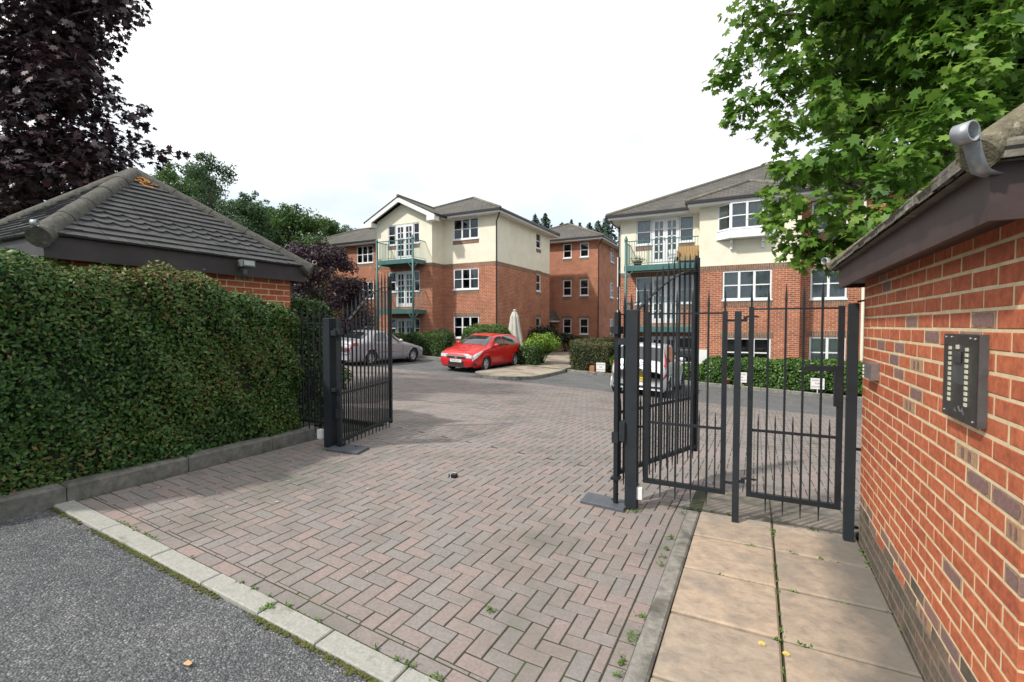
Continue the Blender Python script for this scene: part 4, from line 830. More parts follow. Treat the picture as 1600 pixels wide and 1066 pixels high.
def car(label, cat, s, t, face, L, prof, belt, plan, roofw, wheels, wr, body, gl_side, ws, rw, zb=.2, spokes=5, clad=None):
    r = thing('parked_car', label, cat)
    ip = lambda q, x: float(np.interp(x, [a for a, _ in q], [c for _, c in q]))
    def ringp(x):
        zt, zs, w, wt = ip(prof, x), ip(belt, x), ip(plan, x), ip(roofw, x); zs = min(zs, zt-.02); b0 = zb+(.05 if x < .15 or x > L-.15 else 0); h = zs-b0
        pts = [(w*.90, b0), (w*.975, b0+.07), (w*.99, b0+h*.35), (w, b0+h*.6), (w*.985, b0+h*.86), (w*.955, zs)]
        ze = zt-.055*min(1, (zt-zs)/.12)
        for f in (.25, .5, .75, 1): pts.append((pts[5][0]+(wt-pts[5][0])*(f*.75+.25*f*f), zs+(ze-zs)*f))
        pts += [(wt*.86, zt-.018*min(1, (zt-zs)/.12)), (wt*.45, zt-.003), (0, zt)]; return pts
    NV = 13
    def S(x, v, side, off=0.):
        p = ringp(x); i = min(int(v), NV-2); f = v-i; q = (p[i][0]+(p[i+1][0]-p[i][0])*f, p[i][1]+(p[i+1][1]-p[i][1])*f)
        if off:
            dy, dz = p[i+1][0]-p[i][0], p[i+1][1]-p[i][1]; ln = math.hypot(dy, dz) or 1; q = (q[0]+dz/ln*off, q[1]-dy/ln*off)
        return (side*q[0], L/2-x, q[1])
    xs = sorted(set(list(np.linspace(0, L, 86))+[.02, .05, .1, L-.02, L-.05])); mb = MB(); vi = {}
    for side in (-1, 1):
        for i, x in enumerate(xs):
            for v in range(NV): vi[(side, i, v)] = len(mb.v); mb.v.append(S(x, v, side))
        for i in range(len(xs)-1):
            for v in range(NV-1):
                xm = (xs[i]+xs[i+1])/2; zm = (mb.v[vi[(side, i, v)]][2]+mb.v[vi[(side, i, v+1)]][2])/2
                if v < 5 and any((xm-wx)**2+(zm-wr)**2 < (wr+.045)**2 for wx in wheels): continue
                q = [vi[(side, i, v)], vi[(side, i+1, v)], vi[(side, i+1, v+1)], vi[(side, i, v+1)]]; mb.face(q if side > 0 else q[::-1])
    for i in (0, len(xs)-1): mb.face([vi[(1, i, v)] for v in range(NV)]+[vi[(-1, i, v)] for v in range(NV-2, -1, -1)])
    mb.build('body', body, r, True)
    ub = MB()
    for i in range(len(xs)-1):
        a, b_ = ringp(xs[i])[0], ringp(xs[i+1])[0]; ub.poly([(-a[0]*.9, L/2-xs[i], a[1]+.015), (a[0]*.9, L/2-xs[i], a[1]+.015), (b_[0]*.9, L/2-xs[i+1], b_[1]+.015), (-b_[0]*.9, L/2-xs[i+1], b_[1]+.015)])
    ub.build('underbody', DARKP, r)
    def patch(name, x0, x1, v0, v1, m, side, off=.006, n=10, k=5, shape=None, par=r, smooth=True):
        g = MB()
        for a in range(n+1):
            for b_ in range(k+1):
                x = x0+(x1-x0)*a/n; f0, f1 = (v0, v1) if not shape else shape(a/n); g.v.append(S(x, f0+(f1-f0)*b_/k, side, off))
        for a in range(n):
            for b_ in range(k): c = a*(k+1)+b_; g.face((c, c+1, c+k+2, c+k+1))
        return g.build(name, m, par, smooth)
    for side in (-1, 1):
        for x0, x1, sh in gl_side: patch('side_window', x0, x1, 5.25, 8.7, CARGLASS, side, .006, 10, 5, sh)
        for x0 in (gl_side[0][0]-.12, (gl_side[0][1]+gl_side[1][0])/2, gl_side[1][1]-.02): patch('door_seam', x0, x0+.02, .7, 5.2, DARKP, side, .0035, 1, 8)
        patch('sill_trim', wheels[0]+wr+.06, wheels[1]-wr-.06, .0, .85, clad or DARKP, side, .004, 10, 2)
        for x0 in (gl_side[0][1]-.17, gl_side[1][1]-.17): 
            a = S(x0, 4.15, side, .015); g = MB(); g.box(a[0]-.012, a[0]+.012, a[1]-.1, a[1]+.07, a[2]-.014, a[2]+.014); g.build('door_handle', body, r)
        m0 = S(gl_side[0][0]+.1, 5.5, side, .0); g = MB(); cx = m0[0]+side*.1
        g.lathe([(0, -.11), (.055, -.1), (.08, -.04), (.08, .03), (.05, .09), (0, .1)], lambda a, b_, h: (cx+h*1.0, m0[1]+a*.7, m0[2]+.055+b_), 12); g.build('door_mirror', body, r, True)
        for wx in wheels:
            y = L/2-wx; w = ip(plan, wx); cx = side*(w-.115)
            g = MB(); g.lathe([(wr*.62, .1), (wr*.9, .105), (wr, .07), (wr, -.07), (wr*.9, -.105), (wr*.6, -.1), (wr*.62, .1)], lambda a, b_, h: (cx+side*h, y+a, wr+b_), 28); wo = g.build('wheel', TYRE, r, True)
            g = MB(); g.lathe([(wr*.64, .085), (wr*.6, .06), (wr*.58, .0)], lambda a, b_, h: (cx+side*h, y+a, wr+b_), 28)
            g.lathe([(0, .07), (wr*.16, .068), (wr*.19, .04)], lambda a, b_, h: (cx+side*h, y+a, wr+b_), 14)
            for q in range(spokes):
                th = 2*math.pi*q/spokes+.3; ca, sa = math.cos(th), math.sin(th)
                for dv in (-.35, .35):
                    g.poly([(cx+side*(.066), y+ca*wr*.12-sa*wr*e, wr+sa*wr*.12+ca*wr*e) for e in (dv*.35-.05, dv*.35+.05)]+[(cx+side*.07, y+ca*wr*.61-sa*wr*e, wr+sa*wr*.61+ca*wr*e) for e in (dv*.5+.07, dv*.5-.07)])
            g.build('rim', ALLOY, wo)
            g = MB(); g.lathe([(wr*.6, .0), (0, .0)], lambda a, b_, h: (cx+side*h, y+a, wr+b_), 20); g.build('brake_disc', DARKP, wo)
            g = MB(); n = 18; R = wr+.05       # dark wheel housing and arch lip
            for q in range(n):
                t0, t1 = math.radians(-12+204*q/n), math.radians(-12+204*(q+1)/n)
                P_ = lambda th, rad, xx: (xx, y+math.cos(th)*rad, wr+math.sin(th)*rad)
                g.poly([P_(t0, R, side*(w-.02)), P_(t1, R, side*(w-.02)), P_(t1, R, side*(w-.36)), P_(t0, R, side*(w-.36))])
            g.poly([P_(math.radians(-12+204*q/n), R, side*(w-.36)) for q in range(n+1)]); g.build('wheel_housing', DARKP, r)
            g = MB(); g.tube([(side*(w*1.0-.012+.0), y+math.cos(math.radians(a))*(wr+.055), wr+math.sin(math.radians(a))*(wr+.055)) for a in range(-20, 201, 11)], .022, 8); g.build('arch_lip', body, r, True)
    def band(name, x0, x1, vlo, m, off=.008, n=12, top=13):
        g = MB(); vs = list(np.linspace(vlo, NV-1.001, 5))
        cols = [(-1, v) for v in vs]+[(1, v) for v in vs[::-1][1:]]
        for a in range(n+1):
            x = x0+(x1-x0)*a/n
            for sd, v in cols: q = S(x, v, sd); g.v.append((q[0], q[1]+(off if x < L/2 else -off), q[2]+off*.9))
        k = len(cols)
        for a in range(n):
            for b_ in range(k-1): c = a*k+b_; g.face((c, c+1, c+k+1, c+k))
        return g.build(name, m, r, True)
    band('windscreen', ws[0], ws[1], 9.25, CARGLASS); band('rear_window', rw[0], rw[1], 9.3, CARGLASS)
    # stand the car on the sloping ground
    e = 1.3; fz = (G(s, t+e)-G(s, t-e))/(2*e); lz = (G(s+.7, t)-G(s-.7, t))/1.4; fw = Vector((0, face, face*fz)).normalized(); rt = Vector((face, 0, face*lz)); up = rt.cross(fw).normalized(); rt = fw.cross(up)
    M_ = Matrix((rt, fw, up)).transposed().to_4x4(); M_.translation = (s, t, G(s, t)+.005); r.matrix_world = M_; r['_placed'] = 1
    return r, patch, S, L
RED = paint('red_car_paint', (.50, .006, .010)); SILV = paint('lilac_silver_paint', (.37, .37, .405), .3, .35); PSILV = paint('pale_silver_paint', (.62, .64, .67), .2, .3)
sh1 = lambda f: (5.25, 5.3+3.4*min(1, f*2.2+.02)); sh2 = lambda f: (5.25, 5.3+3.4*min(1, (1-f)*2.4+.25))
r, patch, S_, L = car('bright red five door hatchback parked nose out beside the footway', 'car', -10.45, 17.62, -1, 4.25,
    [(0, .62), (.03, .73), (.09, .80), (.3, .875), (.7, .965), (1.0, 1.02), (1.1, 1.04), (1.45, 1.245), (1.82, 1.41), (2.2, 1.475), (2.8, 1.485), (3.4, 1.465), (3.9, 1.41), (4.08, 1.12), (4.17, .99), (4.23, .88), (4.25, .78)],
    [(0, .58), (.1, .71), (.5, .83), (1.1, .95), (2.2, .975), (3.3, 1.0), (3.9, 1.03), (4.2, .9), (4.25, .72)],
    [(0, .70), (.05, .77), (.18, .83), (.45, .87), (.9, .878), (3.4, .878), (3.9, .845), (4.12, .79), (4.25, .68)],
    [(0, .6), (.3, .70), (1.0, .72), (1.8, .625), (2.6, .61), (3.6, .575), (3.9, .58), (4.2, .64), (4.25, .6)],
    (.89, 3.50), .33, RED, [(1.42, 2.38, sh1), (2.46, 3.62, sh2)], (1.13, 1.79), (3.92, 4.07), clad=RED)
f0 = L/2
for sd in (-1, 1):
    patch('headlight', .02, .62, 0, 0, LAMPC, sd, .009, 10, 4, lambda f: (3.0+f*1.7, 5.5+f*.3-.75*f*f))
    g = MB(); x = sorted((sd*.40, sd*.705)); g.box(x[0], x[1], f0-.08, f0+.012, .585, .70); g.build('headlight', LAMPC, r)
    patch('fog_recess', .02, .2, 1.15, 1.9, DARKP, sd, .006, 4, 2); patch('tail_light', 3.98, 4.2, 4.2, 6.4, LAMPR, sd, .01, 4, 4)
def front(mb_name, m, x0, x1, z0, z1, y0, dy=.03, par=None): g = MB(); g.box(x0, x1, y0-dy, y0+dy, z0, z1); return g.build(mb_name, m, par or r)
f0 = L/2
g = MB(); g.box(-.42, .42, f0-.05, f0+.018, .545, .63); gr = g.build('grille', DARKP, r); g = MB(); g.box(-.46, .46, f0-.04, f0+.03, .615, .668); g.box(-.05, .05, f0-.03, f0+.034, .55, .605); g.build('chrome_bar', CHROME, r)
g = MB(); g.box(-.36, .36, f0-.04, f0+.014, .27, .44); g.build('lower_grille', DARKP, r); g = MB(); g.box(-.56, .56, f0-.05, f0+.016, .205, .25); g.build('bumper_lip', DARKP, r)
g = MB(); g.box(-.26, .26, f0-.02, f0+.028, .40, .51); pl2 = g.build('number_plate', PLW, r); text('lettering', 'FN55 JXC', .1, INK, pl2, (0, f0+.029, .455), (math.pi/2, 0, math.pi))
g = MB(); g.tube([(0, L/2-3.55, 1.4), (0, L/2-3.75, 1.56)], .008, 6); g.build('aerial', DARKP, r)
r, patch, S_, L = car('lilac silver saloon parked nose in behind the left gate leaf', 'car', -14.75, 15.8, 1, 4.59,
    [(0, .5), (.05, .64), (.3, .73), (.8, .85), (1.3, .945), (1.42, .98), (2.15, 1.35), (2.55, 1.42), (3.0, 1.42), (3.4, 1.365), (3.98, 1.09), (4.1, 1.06), (4.48, 1.03), (4.56, .95), (4.59, .74)],
    [(0, .48), (.1, .6), (.5, .72), (1.4, .9), (2.4, .94), (3.5, .97), (4.2, .97), (4.5, .93), (4.59, .7)],
    [(0, .62), (.06, .72), (.2, .81), (.5, .87), (.95, .886), (3.6, .886), (4.2, .855), (4.45, .80), (4.59, .7)],
    [(0, .5), (.3, .64), (1.3, .7), (2.1, .58), (2.7, .58), (3.4, .56), (4.0, .66), (4.5, .68), (4.59, .6)],
    (.94, 3.585), .32, SILV, [(1.8, 2.5, sh1), (2.58, 3.45, sh2)], (1.46, 2.1), (3.45, 3.97), clad=SILV)
r0 = -L/2
for sd in (-1, 1):
    patch('tail_light', 4.28, 4.575, 3.9, 5.1, LAMPR, sd, .009, 6, 4); g = MB(); x = sorted((sd*.36, sd*.66)); g.box(x[0], x[1], r0-.012, r0+.05, .68, .735) ; g.build('rear_lamp', LAMPR, r)
    patch('headlight', .05, .5, 3.6, 5.0, LAMPC, sd, .008, 6, 3)
    patch('rubbing_strip', 1.35, 3.1, 2.35, 2.55, CHROME, sd, .012, 8, 1)
g = MB(); g.box(-.26, .26, r0-.016, r0+.04, .70, .81) ; pl2 = g.build('number_plate', PLY, r); text('lettering', 'KV06 LZE', .1, INK, pl2, (0, r0-.017, .755), (math.pi/2, 0, 0))
g = MB(); g.box(-.68, .68, r0-.02, r0+.05, .50, .56); g.build('bumper_strip', SILV, r)
r, patch, S_, L = car('pale silver people carrier parked nose in behind the right gate leaf', 'car', -3.12, 16.1, 1, 4.05,
    [(0, .5), (.05, .65), (.3, .82), (.75, .98), (.9, 1.04), (1.75, 1.5), (2.2, 1.6), (3.2, 1.605), (3.7, 1.55), (3.95, 1.1), (4.02, .97), (4.05, .8)],
    [(0, .5), (.1, .6), (.5, .78), (1.2, .98), (2.4, 1.02), (3.4, 1.04), (3.9, 1.03), (4.03, .9), (4.05, .7)],
    [(0, .62), (.06, .7), (.2, .78), (.5, .83), (.9, .847), (3.4, .847), (3.8, .825), (3.97, .79), (4.05, .73)],
    [(0, .5), (.3, .6), (.9, .68), (1.8, .62), (2.6, .62), (3.5, .60), (3.9, .66), (4.05, .64)],
    (.82, 3.45), .31, PSILV, [(1.35, 2.2, sh1), (2.28, 3.5, sh2)], (.96, 1.7), (3.73, 3.94))
r0 = -L/2
for sd in (-1, 1):
    patch('tail_light', 3.72, 3.985, 0, 0, LAMPR, sd, .01, 6, 5, lambda f: (5.2-f*1.1, 8.6-f*2.2)); patch('rear_lamp', 3.9, 4.04, 2.9, 3.4, LAMPR, sd, .01, 4, 2); patch('headlight', .05, .5, 3.6, 5.0, LAMPC, sd, .008, 6, 3)
g = MB(); g.box(-.26, .26, r0-.012, r0+.04, .50, .61); pl2 = g.build('number_plate', PLY, r); text('lettering', 'RO53 HWD', .1, INK, pl2, (0, r0-.013, .555), (math.pi/2, 0, 0))
g = MB(); g.box(-.7, .7, r0-.03, r0+.1, .33, .37); g.build('bumper_strip', DARKP, r); g = MB(); g.tube([(.0, r0-.015, 1.0), (.16, r0-.0, 1.05), (.3, r0+.02, 1.1)], .012, 6); g.build('rear_wiper', DARKP, r)
# ------------------------------------------------------------------ plants
def leafmat(name, cols, rough=.45, trans=.28, spec=.4, namt=.12): return mat(name, cols, rough, attr=True, nscale=1.2, namt=namt, trans=trans, spec=spec)
MAPLE = np.array([(0, -.42, 0), (.27, -.40, .03), (.2, -.16, .0), (.52, -.12, .09), (.33, .08, .03), (.43, .33, .08), (.15, .22, .0), (0, .56, .05), (-.15, .22, 0), (-.43, .33, .08), (-.33, .08, .03), (-.52, -.12, .09), (-.2, -.16, 0), (-.27, -.40, .03)]); 
OVAL = np.array([(0, -.5, 0), (.2, -.2, .05), (.22, .12, .05), (0, .5, -.04), (-.22, .12, .05), (-.2, -.2, .05)])
RHOMB = np.array([(0, -.5, 0), (.27, 0, .06), (0, .5, 0), (-.27, 0, .06)])
def unit(a): return a/np.maximum(np.linalg.norm(a, axis=1, keepdims=True), 1e-9)
def leaves(name, c, nrm, size, shape, m, parent, rv=None, droop=0.):
    """c: centres (N,3); nrm: leaf normals; one mesh of N leaf-shaped faces"""
    n = len(c); k = len(shape); nrm = unit(nrm); t = RNG.normal(size=(n, 3)); t[:, 2] -= droop; t = unit(t-nrm*(t*nrm).sum(1, keepdims=True)); b_ = np.cross(nrm, t)
    sz = np.asarray(size).reshape(-1, 1, 1) if np.ndim(size) else size
    v = c[:, None, :]+sz*(shape[None, :, 0:1]*b_[:, None, :]+shape[None, :, 1:2]*t[:, None, :]-shape[None, :, 2:3]*nrm[:, None, :])
    me = bpy.data.meshes.new(name); me.vertices.add(n*k); me.vertices.foreach_set('co', v.reshape(-1).astype(np.float32)); me.loops.add(n*k); me.loops.foreach_set('vertex_index', np.arange(n*k, dtype=np.int32))
    me.polygons.add(n); me.polygons.foreach_set('loop_start', np.arange(0, n*k, k, dtype=np.int32)); me.polygons.foreach_set('loop_total', np.full(n, k, dtype=np.int32)); me.update(calc_edges=True); me.validate()
    a = me.attributes.new('rnd', 'FLOAT', 'FACE'); a.data.foreach_set('value', (RNG.random(n) if rv is None else rv).astype(np.float32)); me.materials.append(m)
    o = link(bpy.data.objects.new(name, me)); o.parent = parent; return o
def ball(c, r, n, flat=.8, shell=.45):
    d = unit(RNG.normal(size=(n, 3))); rr = r*RNG.random(n)**shell; p = np.array(c)+d*rr[:, None]*np.array([1, 1, flat]); return p, d
def crown(clusters, per, name, m, parent, shape, size, up=.8, out=.6, jit=.7, flat=.75, droop=.6, shade=None):
    C_, D_, R_ = [], [], []
    for c, r in clusters:
        k = max(6, int(per*(r/.5)**2)); p, d = ball(c, r, k, flat); C_.append(p); D_.append(d); R_.append(np.clip(RNG.normal(.5+RNG.uniform(-.22, .22), .2, k), 0, 1))
    C_ = np.concatenate(C_); D_ = np.concatenate(D_); nr = D_*out+np.array([0, 0, up])+RNG.normal(size=C_.shape)*jit
    return leaves(name, C_, nr, RNG.uniform(size[0], size[1], len(C_)), shape, m, parent, np.concatenate(R_), droop)
def branches(base, top, r0, clusters, parent, every=1, name='trunk', m=BARK, sub='limb'):
    mb = MB(); base = np.array(base, float); top = np.array(top, float); n = 7
    pts = [base+(top-base)*i/n+np.array([math.sin(i*1.7)*.05, math.cos(i*1.3)*.05, 0])*(0 < i) for i in range(n+1)]; mb.tube(pts, [r0*(1.25 if i == 0 else 1-.72*i/n) for i in range(n+1)], 10); tr = mb.build(name, m, parent, True)
    mb = MB()
    for c, r in [q for q in clusters if q[1] > .27][::every]:
        c = np.array(c); f = clamp((c[2]-base[2])/(top[2]-base[2])*.75, .18, .95); a = base+(top-base)*f; mid = (a+c)/2+np.array([0, 0, .12*np.linalg.norm(c-a)]); rr = r0*.32*(1-f*.6)
        mb.tube([a, a*.45+mid*.55, mid*.5+c*.5, c], [rr, rr*.75, rr*.5, rr*.2], 6)
    mb.build(sub, m, parent, True)
# green maple behind the right gatehouse
GMAP = leafmat('maple_leaf_green', [(.045, .115, .014), (.08, .185, .022), (.12, .245, .032), (.17, .30, .045), (.23, .35, .07)], .45, .38)
tree = thing('maple_tree', 'big green maple with broad lobed leaves overhanging the right gatehouse roof', 'tree')
cl = []
for u, v, d, r_ in ((1175, 20, 6.2, .42), (1150, 100, 6.2, .34), (1128, 128, 6.2, .22), (1165, 165, 6., .3), (1150, 190, 6., .2), (1215, 60, 6.2, .45), (1235, 130, 5.9, .45), (1215, 205, 5.9, .34), (1250, 265, 5.6, .36), (1218, 262, 5.6, .2), (1222, 318, 5.6, .26), (1208, 345, 5.6, .17), (1225, 358, 5.5, .24), (1255, 378, 5.4, .22), (1275, 395, 5.4, .2), (1310, 385, 5.2, .26), (1290, 330, 5.2, .38), (1295, 255, 5.2, .4), (1300, 170, 5.4, .45), (1285, 90, 5.7, .5), (1290, 10, 6., .5), (1190, -60, 6.3, .5)): cl.append((P(u, v, d), r_))
for i in range(130):
    u = random.uniform(1290, 1800); v = random.uniform(-420, 420 if u < 1400 else 380-(u-1400)*.9); d = random.uniform(4.7, 8.2)
    if v > 395: continue
    cl.append((P(u, v, d), random.uniform(.35, .6)))
for i in range(110): cl.append((P(random.uniform(1310, 1780), random.uniform(-170, 230), random.uniform(4.7, 8.)), random.uniform(.4, .6)))
for i in range(26): cl.append((P(random.uniform(1430, 1570), random.uniform(-60, 170), random.uniform(4.5, 5.6)), random.uniform(.3, .45)))
for u, v, d, r_ in ((1235, 395, 5.5, .2), (1262, 410, 5.4, .17), (1330, 372, 5.2, .28), (1300, 405, 5.2, .2), (1195, 300, 5.8, .14), (1190, 335, 5.7, .12), (1340, 395, 5.3, .25)): cl.append((P(u, v, d), r_))
for u, v, d in ((1430, 240, 4.5), (1480, 180, 4.4), (1450, 320, 4.5), (1400, 350, 4.6), (1510, 120, 4.4), (1560, 60, 4.5), (1385, 290, 4.8), (1350, 350, 4.9)): cl.append((P(u, v, d), .3))
crown(cl, 200, 'crown', GMAP, tree, MAPLE, (.065, .17), .9, .65, .6)
branches((1.9, 6.7, G(1.9, 6.7)-.1), (1.75, 6.5, 6.6), .16, cl, tree, 6)
# copper maple on the left
CMAP = leafmat('copper_maple_leaf', [(.010, .006, .010), (.018, .010, .015), (.028, .014, .020), (.042, .023, .031), (.062, .022, .02)], .36, .16, .55)
tree = thing('copper_maple', 'big dark purple maple spreading over the left gatehouse roof', 'tree'); cl = []
for u, v, d, r_ in ((150, -10, 8.6, .5), (175, 40, 8.6, .3), (168, 72, 8.6, .28), (196, 62, 8.6, .1), (188, 76, 8.6, .09), (150, 88, 8.4, .2), (100, 40, 8.6, .55), (60, 100, 8.2, .55), (85, 130, 8., .3), (115, 128, 8., .18), (110, 160, 8., .4), (170, 155, 8., .26), (150, 185, 8., .38), (205, 180, 8., .26), (225, 172, 8., .14), (228, 196, 8., .13), (180, 210, 7.9, .34), (225, 235, 7.9, .26), (262, 244, 7.9, .18), (284, 243, 7.9, .1), (250, 256, 7.9, .12), (140, 235, 7.6, .4), (95, 215, 7.6, .5), (60, 180, 7.6, .55), (30, 130, 7.8, .5), (40, 40, 8.4, .55), (-10, 70, 8., .6), (20, 230, 7.6, .55), (60, 270, 7.4, .5), (110, 275, 7.4, .35), (150, 262, 7.4, .25), (20, 290, 7.4, .4)): cl.append((P(u, v, d), r_))
for i in range(50): cl.append((P(random.uniform(40, 150), random.uniform(-120, 110), random.uniform(8.2, 9.8)), random.uniform(.3, .45)))
for i in range(95): u, v = random.uniform(-330, 130), random.uniform(-380, 300); cl.append((P(u, v, random.uniform(7.6, 10.5)), random.uniform(.45, .75)))
for i in range(45): u = random.uniform(-80, 190); cl.append((P(u, random.uniform(215, 345), random.uniform(7.8, 9.5)), random.uniform(.35, .55)))
for i in range(26): u, v = random.uniform(-50, 190), random.uniform(-150, 20); cl.append((P(u, v, random.uniform(8.4, 10.)), random.uniform(.35, .55)))
crown(cl, 175, 'crown', CMAP, tree, MAPLE, (.08, .15), .9, .6, .5)
branches((-12.6, 2.6, .2), (-12.4, 2.8, 8.), .2, cl, tree, 3)
# purple plum by the wing
PLUM = leafmat('plum_leaf', [(.018, .009, .015), (.03, .014, .022), (.045, .022, .031), (.07, .038, .05)], .5, .12)
tree = thing('purple_plum_tree', 'rounded dark purple plum tree in front of the set back brick wing', 'tree'); cl = []
for i in range(130):
    a = random.uniform(0, 6.28); e = random.random(); z = random.uniform(.4, 5.3); R = 2.15*math.sqrt(max(.05, 1-((z-2.6)/2.9)**2)); rr = R*math.sqrt(random.uniform(.25, 1)); c0 = P(498, 500, 22.5)
    cl.append(((c0[0]+math.cos(a)*rr, c0[1]+math.sin(a)*rr, z+random.uniform(-.1, .2)), random.uniform(.4, .62)))
crown(cl, 230, 'crown', PLUM, tree, OVAL, (.09, .16), .5, .7, .6)
c0 = P(498, 500, 22.5); branches((c0[0], c0[1], -.1), (c0[0], c0[1], 3.8), .14, cl, tree, 3)
# looser green trees beyond the left gatehouse, each its own
BGT = [leafmat('far_leaf_mid', [(.035, .08, .02), (.06, .125, .03), (.09, .17, .042), (.13, .22, .06)], .55, .38), leafmat('far_leaf_blue', [(.03, .07, .03), (.05, .105, .042), (.075, .14, .055), (.105, .18, .075)], .55, .38)]
def bgtree(label, u, vtop, d, wpx, k, dens=1., mi=0, nm='broadleaf_tree', seed=0):
    t = thing(nm, label, 'tree', group='green trees beyond the left gatehouse'); c = P(u, vtop, d); R = wpx*d/F/2; H = c[2]; rs = random.Random(seed); cl = []
    for i in range(k):
        f = rs.random()**.8; z = H*(.22+.78*f); w = R*math.sqrt(max(.03, 1-((f-.38)/.66)**2)); a = rs.uniform(0, 6.28); q = w*math.sqrt(rs.random()); cl.append(((c[0]+math.cos(a)*q, c[1]+math.sin(a)*q, z-.25), rs.uniform(.2, .32)*R))
    for i in range(9): a = rs.uniform(0, 6.28); q = rs.uniform(0, R*.35); cl.append(((c[0]+math.cos(a)*q, c[1]+math.sin(a)*q, H*rs.uniform(.93, 1.02)), R*.12))
    crown(cl, 215*dens*(.5/(R*.26))**2, 'crown', BGT[mi], t, OVAL, (R*.05, R*.09), .5, .6, .8, .85)
    branches((c[0], c[1], -.3), (c[0], c[1], H*.86), R*.06, cl, t, 4); return t
bgtree('yellowish green tree directly behind the apex of the left gatehouse roof', 262, 262, 24, 120, 70, 1, 0, seed=1)
bgtree('tall airy tree rising just right of the left gatehouse apex', 330, 248, 28, 110, 75, .8, 1, seed=2)
bgtree('round dark green tree halfway down the right slope of the gatehouse roof', 385, 305, 27, 100, 80, 1, 1, seed=3)
bgtree('feathery green tree with pointed top above the lower right end of the gatehouse roof', 452, 330, 30, 135, 100, 1, 0, seed=4)
bgtree('pale airy tree rising behind the purple plum tree', 508, 347, 40, 100, 100, 1, 0, seed=5)
bgtree('small pale tree beside the roof of the set back brick wing', 546, 354, 46, 54, 70, .9, 0, seed=6)
bgtree('leafy green tree filling the gap right of the dark round tree', 418, 318, 33, 90, 85, 1, 0, seed=8)
bgtree('dark bluish green tree behind the upper right slope of the gatehouse roof', 300, 272, 33, 130, 90, 1, 1, seed=9)
bgtree('low bright green bush behind the left edge of the gatehouse roof', 15, 316, 11, 120, 60, 1.2, 0, 'leafy_bush', 7)
# tall conifers far behind the middle block
CONF = leafmat('conifer_needle', [(.012, .035, .022), (.02, .05, .03), (.03, .07, .04)], .6, .1)
for i, (u, vt, d, lb) in enumerate(((836, 336, 64, 'spindly conifer top left of the pair beside the left block eave'), (852, 333, 66, 'spindly conifer top right of the pair beside the left block eave'), (878, 348, 70, 'low conifer tip above the left of the middle roof'), (893, 345, 72, 'low conifer tip above the ridge of the middle block'), (906, 350, 72, 'small conifer tip right of the middle block ridge'), (921, 348, 70, 'conifer standing above the right slope of the middle roof'), (934, 345, 66, 'tall conifer next to the widest one, left of the right block eave'), (948, 337, 62, 'widest conifer, against the left end of the right block roof'))):
    t = thing('conifer_tree', lb, 'tree', group='conifers behind the apartment blocks'); c = P(u, vt, d); H = c[2]; ps, ds = [], []; R = 4.6 if i < 7 else 5.5
    for z in np.arange(H*.45, H, .3):
        w = R*(H-z)/(H*.4)+.12; k = int(20+50*min(2.4, w)); a = RNG.uniform(0, 6.28, k); q = w*np.sqrt(RNG.random(k))*(.7+.5*np.sin(a*5+z)); ps.append(np.stack([c[0]+np.cos(a)*q, c[1]+np.sin(a)*q, z-q*.25+RNG.normal(0, .1, k)], 1)); ds.append(np.stack([np.cos(a), np.sin(a), np.full(k, .8)], 1))
    leaves('crown', np.concatenate(ps), np.concatenate(ds)+RNG.normal(size=(len(np.concatenate(ps)), 3))*.4, .45, OVAL, CONF, t, droop=.5); mb = MB(); mb.tube([(c[0], c[1], -.4), (c[0], c[1], H*.97)], [.2, .03], 8); mb.build('trunk', BARK, t, True)
# ---- hedges: a clipped skin of leaves round a twiggy core
TWIG = mat('twiggy_core', [(.010, .016, .006), (.02, .024, .010)], .95, nscale=14, namt=.5, bscale=40, bstr=1., bdist=.03)
def rounded(lo, hi, r, n, bottom=False):
    lo, hi = np.array(lo, float), np.array(hi, float); sz = hi-lo; ar = np.array([sz[1]*sz[2], sz[1]*sz[2], sz[0]*sz[2], sz[0]*sz[2], sz[0]*sz[1], sz[0]*sz[1]*(.0 if not bottom else 1)]); f = RNG.choice(6, n, p=ar/ar.sum()); p = lo+RNG.random((n, 3))*sz
    for i in range(6):
        k = f == i; ax = i//2; p[k, ax] = lo[ax] if i % 2 == 0 else hi[ax]
        if i == 4: p[k, 2] = hi[2]
        if i == 5: p[k, 2] = lo[2]
    q = np.clip(p, lo+r*np.array([1, 1, 0]), hi-r); d = p-q; nr = unit(d); return q+nr*r, nr
